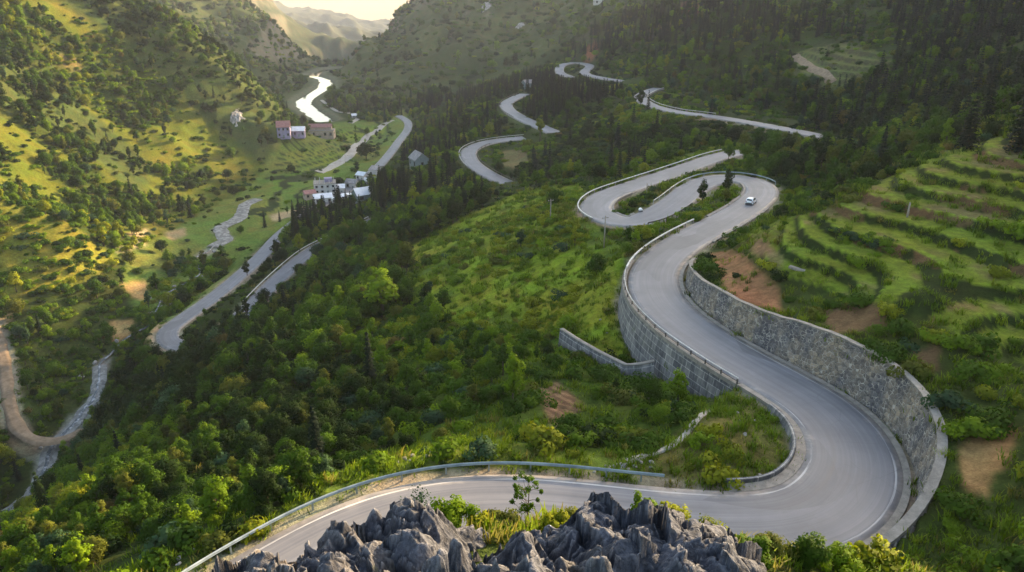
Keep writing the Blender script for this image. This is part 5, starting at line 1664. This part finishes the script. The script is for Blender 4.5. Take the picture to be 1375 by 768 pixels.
# the sapling
p = at(708, 690, 18.6); p[2] = float(ground(p[0], p[1])); SAPH = float(at(708, 624, 18.6)[2]) - p[2]; r_ = np.random.default_rng(77)
root = empty('sapling', p - np.array((0, 0, .1))); tag(root, 'thin leafy sapling standing in the gap between the rocks, against the asphalt', 'tree')
b = MB(); H_ = 1.75; root.scale = (SAPH / 1.75 * .9, SAPH / 1.75 * .9, SAPH / 1.75)
b.tube([(0, 0, -.2), (.02, 0, .6), (.05, .02, 1.2), (.03, 0, H_)], .028, .008, 6)
cen = []
for k in range(24):
    s0 = r_.uniform(.5, 1.5); a = r_.random() * 6.28; L = r_.uniform(.2, .55); e = (math.cos(a) * L, math.sin(a) * L, s0 + r_.uniform(.1, .4))
    b.tube([(.03, 0, s0), (e[0] * .5, e[1] * .5, s0 + .12), e], .011, .004, 4); cen.append(e)
b.build('trunk', M['bark'], root, True)
cen = np.array(cen + [(.03, 0, H_)]); rd_ = r_.uniform(.07, .17, len(cen))
link(bpy.data.objects.new('crown', foliage_mesh('crown', [leaf_cloud(r_, cen, np.stack([rd_] * 3, 1), 60, .05, .2, crown_c=np.array((0, 0, 1.0)))], leaf_mat('mid green'))), root)


# ------------------------------------------------------------------ car
def build_car():
    i = nearest_t('main', 1009, 274)
    p = MP[i].copy(); p[:2] += MS[i] * -.2; p[2] -= .01
    d = MP[i + 2] - MP[i - 2]
    root = empty('car', p, math.atan2(d[1], d[0])); root.rotation_euler = (0, -math.atan2(d[2], np.hypot(d[0], d[1])), math.atan2(d[1], d[0]))
    tag(root, 'white hatchback car driving round the bend above the rubble wall', 'car')
    L, W2 = 4.3, .9
    # body shell: side profile (x forward, z), lofted across with tumblehome
    prof = [(-2.12, .38), (-2.16, .62), (-2.13, .95), (-2.02, 1.06), (-1.78, 1.42), (-1.45, 1.56), (-.4, 1.6), (.25, 1.54), (.98, 1.08), (1.35, 1.0), (1.9, .88), (2.1, .7), (2.15, .45), (2.1, .3), (-2.05, .3)]
    bm = bmesh.new(); rows = []
    for yy, sc in ((-1, 0), (-.97, .6), (-.8, 1), (0, 1.0), (.8, 1), (.97, .6), (1, 0)):
        row = []
        for x, z in prof:
            tum = 1 - .24 * max(0, (z - .98)) / .6
            zz = .3 + (z - .3) * (1 if abs(yy) < .9 else (.985 if abs(yy) < .98 else .965))
            xx = x * (1 - .035 * abs(yy) ** 3)
            row.append(bm.verts.new((xx, yy * W2 * tum, zz)))
        rows.append(row)
    n_ = len(prof)
    for A, B in zip(rows[:-1], rows[1:]):
        for k in range(n_):
            bm.faces.new((A[k], A[(k + 1) % n_], B[(k + 1) % n_], B[k]))
    bm.faces.new(rows[0][::-1]); bm.faces.new(rows[-1])
    bmesh.ops.recalc_face_normals(bm, faces=bm.faces)
    me = bpy.data.meshes.new('body'); bm.to_mesh(me); bm.free(); me.materials.append(M['carpaint'])
    for f in me.polygons:
        f.use_smooth = True
    body = link(bpy.data.objects.new('body', me), root)
    es = body.modifiers.new('edges', 'EDGE_SPLIT'); es.split_angle = R(38)
    def quad(name, pts, m, parent, th=.012):
        b = MB(); f = b.poly(pts); bmesh.ops.solidify(b.bm, geom=[f], thickness=th)
        return b.build(name, m, parent)
    tw = lambda z: W2 * (1 - .24 * max(0, z - .98) / .6)
    for s in (-1, 1):
        y = lambda z: s * (tw(z) + .012)
        quad('window', [(.82, y(1.1), 1.1), (.22, y(1.46), 1.46), (-.28, y(1.5), 1.5), (-.28, y(1.08), 1.08)], M['glass'], root)
        quad('window', [(-.36, y(1.08), 1.08), (-.36, y(1.5), 1.5), (-1.4, y(1.46), 1.46), (-1.62, y(1.1), 1.1)], M['glass'], root)
        quad('sill_trim', [(-1.1, s * .912, .3), (-1.1, s * .912, .42), (1.1, s * .912, .42), (1.1, s * .912, .3)], M['blacktrim'], root)
        b = MB(); b.box((.72, s * 1.0, 1.08), (.14, .2, .13), bevel=.03); b.build('mirror', M['carpaint'], root)
        quad('tail_light', [(-2.13, s * .5, .8), (-2.13, s * .86, .8), (-2.085, s * .86, 1.0), (-2.085, s * .62, 1.0)], M['tail'], root, .05)
        quad('headlight', [(2.06, s * .48, .66), (2.03, s * .84, .66), (1.93, s * .84, .84), (1.98, s * .5, .8)], M['glass'], root, .05)
        b = MB(); b.box((-.55, s * .62, 1.63), (1.5, .04, .05), bevel=.012); b.build('roof_rail', M['blacktrim'], root)
        b = MB(); b.box((-.1, s * .915, .93), (.16, .02, .03)); b.build('door_handle', M['blacktrim'], root)
    quad('rear_window', [(-2.03, -.6, 1.1), (-2.03, .6, 1.1), (-1.815, .54, 1.41), (-1.815, -.54, 1.41)], M['glass'], root, .03)
    quad('windscreen', [(.96, -.68, 1.115), (.96, .68, 1.115), (.3, .58, 1.535), (.3, -.58, 1.535)], M['glass'], root, .03)
    b = MB(); b.box((-2.16, 0, .48), (.08, 1.5, .26), bevel=.03); b.build('rear_bumper', M['blacktrim'], root)
    b = MB(); b.box((2.14, 0, .45), (.06, 1.3, .2), bevel=.02); b.build('grille', M['blacktrim'], root)
    b = MB(); b.box((-2.165, 0, .8), (.02, .46, .13)); b.build('number_plate', M['plate'], root)
    for x in (-1.3, 1.32):
        for s in (-1, 1):
            b = MB(); prof2 = [(.33 * math.cos(t), .33 * math.sin(t)) for t in np.linspace(0, 2 * math.pi, 25)[:-1]]
            b.prism([(x + a, .33 + c_) for a, c_ in prof2], 'y', s * .7, s * .925)
            wh = b.build('wheel', M['rubber'], root)
            b = MB(); b.prism([(x + a * .62, .33 + c_ * .62) for a, c_ in prof2], 'y', s * .926, s * .935); b.build('rim', M['steel'], wh)


build_car()


# ------------------------------------------------------------------ buildings
def gable(w, d, h, rh, ov=.5):
    """Two roof slopes over a w x d box, ridge along x."""
    b = MB(); t = .18
    for s in (-1, 1):
        y0, z0 = s * (d / 2 + ov), h - rh * ov / (d / 2)
        P_ = [(-w / 2 - ov, y0, z0), (w / 2 + ov, y0, z0), (w / 2 + ov, s * .005, h + rh), (-w / 2 - ov, s * .005, h + rh)]
        f = b.poly(P_); 
        r_ = bmesh.ops.extrude_face_region(b.bm, geom=[f]); bmesh.ops.translate(b.bm, vec=(0, 0, t), verts=[v for v in r_['geom'] if isinstance(v, bmesh.types.BMVert)])
    return b


def house(name, px, py, w, d, h, rh, rot, wall, roof, label, wins=3, floors=1, door=True, flat=False, cat='house'):
    p = hit(px, py)
    root = empty(name, p + np.array((0, 0, -.3)), rot); tag(root, label, cat)
    b = MB(); b.box((0, 0, h / 2 - .7), (w, d, h + 1.4))
    if not flat:
        for s in (-1, 1):
            b.prism([(-d / 2 + .003, h), (d / 2 - .003, h), (0, h + rh * .97)], 'x', s * (w / 2 - .004), s * (w / 2 - .3))
    b.build('wall', M[wall], root)
    if flat:
        b = MB(); b.box((0, 0, h + .15), (w + .5, d + .5, .3)); b.build('roof', M[roof], root)
    else:
        gable(w, d, h, rh).build('roof', M[roof], root)
    for fl in range(floors):
        for k in range(wins):
            for s in (-1, 1):
                x = -w / 2 + w * (k + .5) / wins; zc_ = h / floors * (fl + .55)
                if door and fl == 0 and k == wins // 2 and s < 0:
                    b = MB(); b.box((x, s * (d / 2 + .02), 1.05), (1.3, .1, 2.1)); b.build('door', M['greywall'], root); continue
                b = MB(); b.box((x, s * (d / 2 + .02), zc_), (w / wins * .42, .08, h / floors * .42)); wn = b.build('window', M['glass'], root)
                b = MB(); b.box((x, s * (d / 2 + .1), zc_ - h / floors * .21 - .06), (w / wins * .5, .22, .1)); b.build('sill', M['concrete'], wn)
    for s in (-1, 1):
        b = MB(); b.box((s * (w / 2 + .02), 0, h * .55), (.08, 1.4, h * .3)); b.build('window', M['glass'], root)
    return root


house('tall_house', 382, 183, 10, 9, 8.5, 4.0, R(12), 'purple', 'redroof', 'violet grey two storey house with red tiled roof, leftmost of the far village', 3, 2)
house('low_house', 400, 184, 12, 9, 5.0, 2.6, R(8), 'purple', 'tin', 'low violet grey house with pale metal roof beside the tall red roofed house', 4, 1)
r_ = house('long_building', 431, 184, 26, 11, 6.5, .3, R(3), 'brickwall', 'concrete', 'long bare brick building with dark doorways and red roofed upper floor', 5, 1, True, True, 'building')
b = MB(); b.box((-1, 1.6, 8.0), (23, 7, 2.9)); b.build('upper_floor', M['brickwall'], r_)
g_ = gable(23, 7, 9.45, 2.4); bmesh.ops.translate(g_.bm, vec=(-1, 1.6, 0), verts=g_.bm.verts); g_.build('upper_roof', M['redroof'], r_)
house('hill_house', 563, 224, 10.5, 8.5, 5.6, 3.6, R(-62), 'greywall', 'greyroof', 'lone grey green house with pale weathered tiled roof among the dark conifers', 3, 1)
house('tin_roof_house', 434, 272, 11, 8, 4.2, 1.8, R(20), 'plaster', 'tin', 'house with bright white metal roof below the unfinished concrete building', 3, 1)
r_ = house('unfinished_building', 437, 258, 14, 11, 6.4, .3, R(14), 'plaster', 'concrete', 'unfinished pale concrete building with bare roof posts above the white metal roof', 4, 2, True, True, 'building')
for k in range(10):
    b = MB(); x, y = -6 + 3 * (k % 5), -4.4 + 8.8 * (k // 5); b.box((x, y, 7.6), (.4, .4, 2.2)); b.build('roof_post', M['plaster'], r_)
b = MB(); b.box((2.6, 1, 7.8), (5, 4, 2.6)); b.build('stair_hut', M['purple'], r_)
house('gabled_shed', 488, 268, 10, 8, 4.2, 3.0, R(35), 'greywall', 'tin', 'shed with steep white gable roof in front of the dark conifers', 2, 1, cat='shed')
house('narrow_house', 506, 236, 6, 13, 6.0, 1.6, R(-14), 'plaster', 'greyroof', 'narrow grey roofed house behind the white gabled shed', 2, 1)
house('long_shed', 462, 270, 5, 15, 3.2, 1.2, R(-32), 'plaster', 'tin', 'long low white roofed shed between the village yard and the gabled shed', 2, 1, cat='shed')
house('white_house', 455, 258, 8, 7, 4, 1.8, R(10), 'plaster', 'tin', 'small white house right beside the unfinished concrete building', 2, 1)
house('white_house', 474, 252, 8, 6.5, 4.2, 2.0, R(-20), 'plaster', 'greyroof', 'small grey roofed white house behind the long low shed', 2, 1)
house('white_house', 416, 266, 7, 6, 3.6, 1.6, R(30), 'brickwall', 'redroof', 'small red roofed house at the left end of the village yard', 2, 1)
house('white_house', 498, 250, 7, 6, 4.4, 1.8, R(15), 'purple', 'tin', 'pale roofed little house between the gabled shed and the narrow house', 2, 1)
house('white_house', 487, 241, 7, 6, 4.0, 1.8, R(-30), 'plaster', 'tin', 'small white roofed house just above the narrow grey roofed house', 2, 1)
house('roadside_house', 712, 118, 14, 9, 5, 2.6, R(25), 'greywall', 'greyroof', 'grey roofed house beside the small far bend under the conifers', 3, 1)
house('far_white_house', 803, 6, 12, 9, 6, 3, R(10), 'plaster', 'tin', 'tiny white house high on the far hazy slope', 2, 1)
house('riverside_hut', 477, 158, 7, 5, 3, 1.6, R(20), 'plaster', 'tin', 'small pale hut by the valley track beyond the fields', 2, 1, cat='hut')


# ------------------------------------------------------------------ poles, posts, small things
def pole(px, py, h, label, arm=True):
    p = hit(px, py); root = empty('utility_pole', p, R(25)); tag(root, label, 'pole')
    b = MB(); b.tube([(0, 0, -.6), (0, 0, h)], .17, .11, 8); b.build('post', M['wood'], root, True)
    if arm:
        b = MB(); b.box((0, 0, h - .5), (1.5, .1, .1)); ar = b.build('crossarm', M['wood'], root)
        for x in (-.65, 0, .65):
            b = MB(); b.tube([(x, 0, h - .45), (x, 0, h - .2)], .06, .04, 6); b.build('insulator', M['plaster'], ar)


pole(811, 333, 7.2, 'wooden utility pole at the foot of the far hairpin')
pole(739, 299, 6.2, 'grey utility pole on the grassy slope left of the hairpins')
pole(868, 262, 3.2, 'short thin pole on the inner bank of the far hairpin', False)
pole(1218, 292, 2.2, 'short thin post standing on a terrace edge', False)
pole(495, 258, 6, 'utility pole beside the white gabled shed')
p = at(860, 285, drop=52.3); p[2] = float(ground(p[0], p[1])) if abs(float(ground(p[0], p[1])) - p[2]) < 3 else p[2]
root = empty('marker_stone', p); tag(root, 'round topped roadside marker stone, white above dark, on the inner tip of the hairpin', 'marker stone')
b = MB(); b.box((0, 0, .3), (1.1, .8, .9), bevel=.08); b.build('base', M['block'], root)
b = MB(); b.prism([(.5 * math.cos(t), .72 + .5 * math.sin(t)) for t in np.linspace(0, math.pi, 13)], 'y', -.36, .36); b.build('cap', M['carpaint'], root)
p = hit(1070, 364); b = MB(); b.box((0, 0, .12), (2.3, .7, .35), bevel=.08); o = b.build('concrete_slab', M['concrete']); o.location = [float(v) for v in p]; o.rotation_euler = (0.05, .1, R(-38))
tag(o, 'pale concrete slab lying on the earth edge of the lowest terrace', 'slab')
# leafy crop on one terrace
for k in range(26):
    a = rs.random(); px, py = 1112 + a * 92 + rs.normal() * 3, 308 + a * 30 + rs.normal() * 5
    x, y, z = hit(px, py)
    plant_thing('shrub', int(rs.integers(4)), 'blue green' if k % 2 else 'fresh green', x, y, z, rs.uniform(.3, .5), rs.random() * 6, 'leafy blue green crop plant in a row on one of the terraces' if k % 2 else 'leafy fresh green crop plant in a row on one of the terraces',
                'blue green crop plants' if k % 2 else 'fresh green crop plants')
LABELLED = {}
singles = [  # px, py of the foot, kind, shape, leaf, height, width factor, label
    (725, 190, 'tall', 0, 'yellow green', 18, 1.15, 'slender bright yellow green tree standing alone by the far road below the small bend'),
    (657, 186, 'tree', 0, 'yellow green', 11, 1.0, 'round yellow green tree behind the S bend beyond the conifers'),
    (492, 214, 'tree', 2, 'dark green', 16, 1.25, 'large dark spreading tree beside the pale valley track'),
    (403, 340, 'tree', 1, 'yellow green', 9, 1.0, 'bright green tree where the half hidden road leaves the conifers'),
    (372, 345, 'tree', 1, 'dark green', 9, .9, 'dark tree at the end of the straight valley road'),
    (356, 306, 'conifer', 1, 'deep green', 10, 1.0, 'thin dark conifer alone on the valley fields near the village'),
    (376, 298, 'conifer', 0, 'deep green', 7, 1.0, 'small dark conifer on the valley fields beside the village yard'),
    (332, 372, 'tree', 3, 'dark green', 7.5, 1.0, 'dark leaning tree between the two legs of the valley road'),
    (262, 470, 'tree', 0, 'dark green', 9, 1.3, 'dark clump-like tree over the lowest road bend'),
    (355, 410, 'tree', 2, 'dark green', 8, .9, 'dark tree standing before the half hidden upper road leg'),
    (322, 436, 'tree', 1, 'dark green', 8, .9, 'thin dark tree near the lower end of the half hidden road leg'),
    (942, 276, 'tree', 3, 'dark green', 6.5, .8, 'open dark green tree at the lower end of the planted hairpin strip'),
    (975, 262, 'tree', 1, 'dark green', 6.5, .85, 'dark bushy tree at the upper end of the planted hairpin strip'),
    (820, 228, 'conifer', 2, 'deep green', 9, 1.2, 'dark triangular conifer behind the upper hairpin barrier'),
    (514, 425, 'tall', 1, 'fresh green', 13, 1.7, 'broad fresh green bamboo-like tree at the edge of the grassy slope'),
    (688, 545, 'tree', 1, 'fresh green', 6.5, .8, 'fresh green tree in the gully left of the ploughed plot'),
    (428, 628, 'conifer', 0, 'deep green', 8, 1.0, 'dark pointed conifer above the left part of the steel crash barrier'),
    (872, 555, 'tree', 0, 'mid green', 5, .9, 'mid green tree in the gully beside the block wall foot'),
    (910, 545, 'tree', 3, 'fresh green', 4.6, .95, 'fresh green bushy tree between the block wall and the near bend'),
    (800, 372, 'tree', 2, 'mid green', 5.5, .95, 'mid green bushy tree just left of the block wall top'),
    (1220, 182, 'tall', 1, 'olive', 13, 1.3, 'pale olive tall tree standing out before the dark forest'),
    (1298, 200, 'conifer', 2, 'deep green', 9, 1.4, 'dark conifer behind the top of the terraces'),
    (1365, 205, 'conifer', 1, 'deep green', 10, 1.4, 'very dark conifer by the picture edge at the top of the terraces'),
    (290, 458, 'tree', 1, 'dark green', 8, 1.1, 'dark tree beside the clump over the lowest road bend'),
    (308, 446, 'tree', 3, 'dark green', 7.5, 1.2, 'dark tree below the gap between the two legs of the valley road'),
    (282, 472, 'tree', 4, 'mid green', 6.5, 1.2, 'mid green tree just below the lowest road bend'),
    (384, 330, 'tree', 5, 'dark green', 9, 1.0, 'dark rounded tree between the conifers and the straight valley road'),
    (332, 428, 'tree', 6, 'dark green', 8, 1.0, 'slim dark tree hiding the lower end of the half hidden road leg'),
    (380, 396, 'tree', 2, 'mid green', 6.5, 1.0, 'mid green tree on the outer side of the half hidden road leg'),
    (404, 372, 'tree', 5, 'dark green', 7, 1.0, 'dark tree on the outer side of the half hidden road leg, nearer the conifers'),
    (978, 216, 'tree', 0, 'mid green', 6, 1.0, 'mid green tree at the end of the top hairpin run'),
    (1000, 214, 'tree', 5, 'fresh green', 6.5, 1.0, 'fresh green tree closing the end of the top hairpin run'),
    (1020, 206, 'tree', 2, 'dark green', 7.5, 1.0, 'dark tree just right of the end of the top hairpin run'),
    (1110, 196, 'tree', 7, 'mid green', 7, 1.0, 'spreading mid green tree where the far road goes behind the wood'),
    (1132, 200, 'tree', 1, 'dark green', 9, 1.0, 'dark tree beside the spot where the far road goes behind the wood'),
    (860, 145, 'tree', 1, 'dark green', 11, 1.0, 'dark tree before the end of the far road under the forest'),
    (870, 150, 'conifer', 1, 'deep green', 12, 1.0, 'dark conifer before the end of the far road under the forest'),
]
for px, py, kind, sh, leaf, h, wf, lab in singles:
    x, y, z = hit(px, py)
    s = h / HB[kind]
    plant_thing(kind, sh, leaf, x, y, z, s * wf, (px * 7) % 6.28, lab, None, s)

MASS = {}
for kind in ('tree', 'conifer', 'shrub'):
    L = [p for p in PLANTS if p[0] == kind]
    seen = [p for p in L if p[8] and -10 < p[10] < 1385 and -20 < p[11] < 785]
    seen.sort(key=lambda p: -p[6] / p[9])
    n_ = 0; chosen = set()
    for p in seen[:300 - sum(1 for q_ in singles if q_[2] == kind)]:
        chosen.add(id(p))
        h = HB[kind] * p[6]
        plc = where_words(p[10], p[11])
        noun = {'tree': 'broadleaf tree', 'conifer': 'conifer', 'shrub': 'shrub'}[kind]
        lab = f"{size_word(h, kind)} {p[2]} {noun} {plc}"
        plant_thing(kind, p[1], p[2], p[3], p[4], p[5], p[6], p[7], lab, f"{size_word(h, kind)} {p[2]} {noun}s {plc}")
    for p in L:
        if id(p) not in chosen:
            MASS.setdefault(kind, []).append(p)
MASS['tuft'] = [p for p in PLANTS if p[0] == 'tuft']


def mass(name, plants, kind, leaf_of):
    """One object of many plants: a point per plant, an instance on each."""
    groups = {}
    for p in plants:
        groups.setdefault((p[1], leaf_of(p)), []).append(p)
    keys = sorted(groups)
    arr = [p for k in keys for p in groups[k]]
    me = bpy.data.meshes.new(name)
    co = np.array([(p[3], p[4], p[5] - .1) for p in arr], np.float32)
    me.vertices.add(len(arr)); me.vertices.foreach_set('co', co.ravel())
    for nm, typ, dat in (('size', 'FLOAT', [p[6] for p in arr]), ('turn', 'FLOAT', [p[7] for p in arr]), ('which', 'INT', [i for i, k in enumerate(keys) for _ in groups[k]])):
        a = me.attributes.new(nm, typ, 'POINT'); a.data.foreach_set('value', np.array(dat, np.float32 if typ == 'FLOAT' else np.int32))
    o = link(bpy.data.objects.new(name, me)); o['kind'] = 'stuff'
    ng = bpy.data.node_groups.new(name, 'GeometryNodeTree')
    ng.interface.new_socket('Geometry', in_out='INPUT', socket_type='NodeSocketGeometry'); ng.interface.new_socket('Geometry', in_out='OUTPUT', socket_type='NodeSocketGeometry')
    gi = ng.nodes.new('NodeGroupInput'); go = ng.nodes.new('NodeGroupOutput'); jn = ng.nodes.new('GeometryNodeJoinGeometry')
    def named(nm, typ):
        a = ng.nodes.new('GeometryNodeInputNamedAttribute'); a.data_type = typ; a.inputs['Name'].default_value = nm
        return a.outputs['Attribute']
    size, turn, which = named('size', 'FLOAT'), named('turn', 'FLOAT'), named('which', 'INT')
    cx = ng.nodes.new('ShaderNodeCombineXYZ'); ng.links.new(turn, cx.inputs[2])
    for i, k in enumerate(keys):
        src = bpy.data.objects.new('plant', whole_mesh(kind, *k))
        oi = ng.nodes.new('GeometryNodeObjectInfo'); oi.inputs['Object'].default_value = src; oi.inputs['As Instance'].default_value = True
        cmp_ = ng.nodes.new('FunctionNodeCompare'); cmp_.data_type = 'INT'; cmp_.operation = 'EQUAL'
        ins = [s for s in cmp_.inputs if s.type == 'INT']; ng.links.new(which, ins[0]); ins[1].default_value = i
        ip = ng.nodes.new('GeometryNodeInstanceOnPoints')
        ng.links.new(gi.outputs[0], ip.inputs['Points']); ng.links.new(cmp_.outputs[0], ip.inputs['Selection']); ng.links.new(oi.outputs['Geometry'], ip.inputs['Instance'])
        ng.links.new(cx.outputs[0], ip.inputs['Rotation']); ng.links.new(size, ip.inputs['Scale'])
        ng.links.new(ip.outputs[0], jn.inputs[0])
    ng.links.new(jn.outputs[0], go.inputs[0])
    md = o.modifiers.new('plants', 'NODES'); md.node_group = ng
    return o


mass('forest_trees', MASS['tree'], 'tree', lambda p: p[2])
mass('conifer_forest', MASS['conifer'], 'conifer', lambda p: p[2])
mass('undergrowth', MASS['shrub'], 'shrub', lambda p: p[2])
GR_T = {'dark green': 'mid green', 'mid green': 'grass', 'fresh green': 'fresh green', 'yellow green': 'fresh green', 'olive': 'straw', 'blue green': 'grass', 'rust brown': 'straw'}
mass('grass', MASS['tuft'], 'tuft', lambda p: GR_T.get(p[2], 'grass'))
print('PLANTS', {k: len(v) for k, v in MASS.items()})


# ------------------------------------------------------------------ light, sky, air
SUN_EL, SUN_AZ = R(17), R(47)                    # azimuth clockwise from the view direction (+Y)
W = bpy.data.worlds.new('World'); scene.world = W; W.use_nodes = True
nt = W.node_tree; bg = nt.nodes['Background']
sky = nt.nodes.new('ShaderNodeTexSky'); sky.sky_type = 'NISHITA'; sky.sun_disc = False
sky.sun_elevation = SUN_EL; sky.sun_rotation = SUN_AZ; sky.air_density = 1.3; sky.dust_density = 3.5; sky.ozone_density = 1.0; sky.altitude = 600
nt.links.new(sky.outputs[0], bg.inputs[0]); bg.inputs[1].default_value = .14
sl = bpy.data.lights.new('sun', 'SUN'); sl.energy = 5.0; sl.angle = R(.6); sl.color = (1, .76, .46)
so = bpy.data.objects.new('sun', sl); link(so)
so.rotation_euler = (math.pi / 2 - SUN_EL, 0, math.pi - SUN_AZ)
b = MB(); b.box((-200, 3000, 300), (9000, 9000, 1720))
# replaced below by a box fitted to the scene
lo = float(GZ.min()) - 6; hi_ = float(max(GZ.max(), 8)) + 12
b.bm.clear(); b.uvl = b.bm.loops.layers.uv.new('UVMap')
b.box((0, 3650, (lo + hi_) / 2), (15600, 8400, hi_ - lo))
q = NT('haze'); q.t.nodes.remove(q.b)
pv = q.n('VolumePrincipled', ins={'Color': (.72, .79, .97), 'Density': .000062, 'Anisotropy': .25})
q.t.links.new(pv.outputs[0], q.out.inputs['Volume'])
hz = b.build('haze', q.m); hz['kind'] = 'stuff'
scene.view_settings.view_transform = 'Standard'; scene.view_settings.look = 'None'; scene.view_settings.gamma = 1; scene.view_settings.use_curve_mapping = False
scene.view_settings.exposure = 2.0
scene.view_settings.use_white_balance = True; scene.view_settings.white_balance_temperature = 7000; scene.view_settings.white_balance_tint = 10
cy = scene.cycles
cy.max_bounces = 6; cy.diffuse_bounces = 3; cy.glossy_bounces = 2; cy.transmission_bounces = 2; cy.volume_bounces = 1; cy.transparent_max_bounces = 6
cy.use_denoising = True; cy.use_adaptive_sampling = False
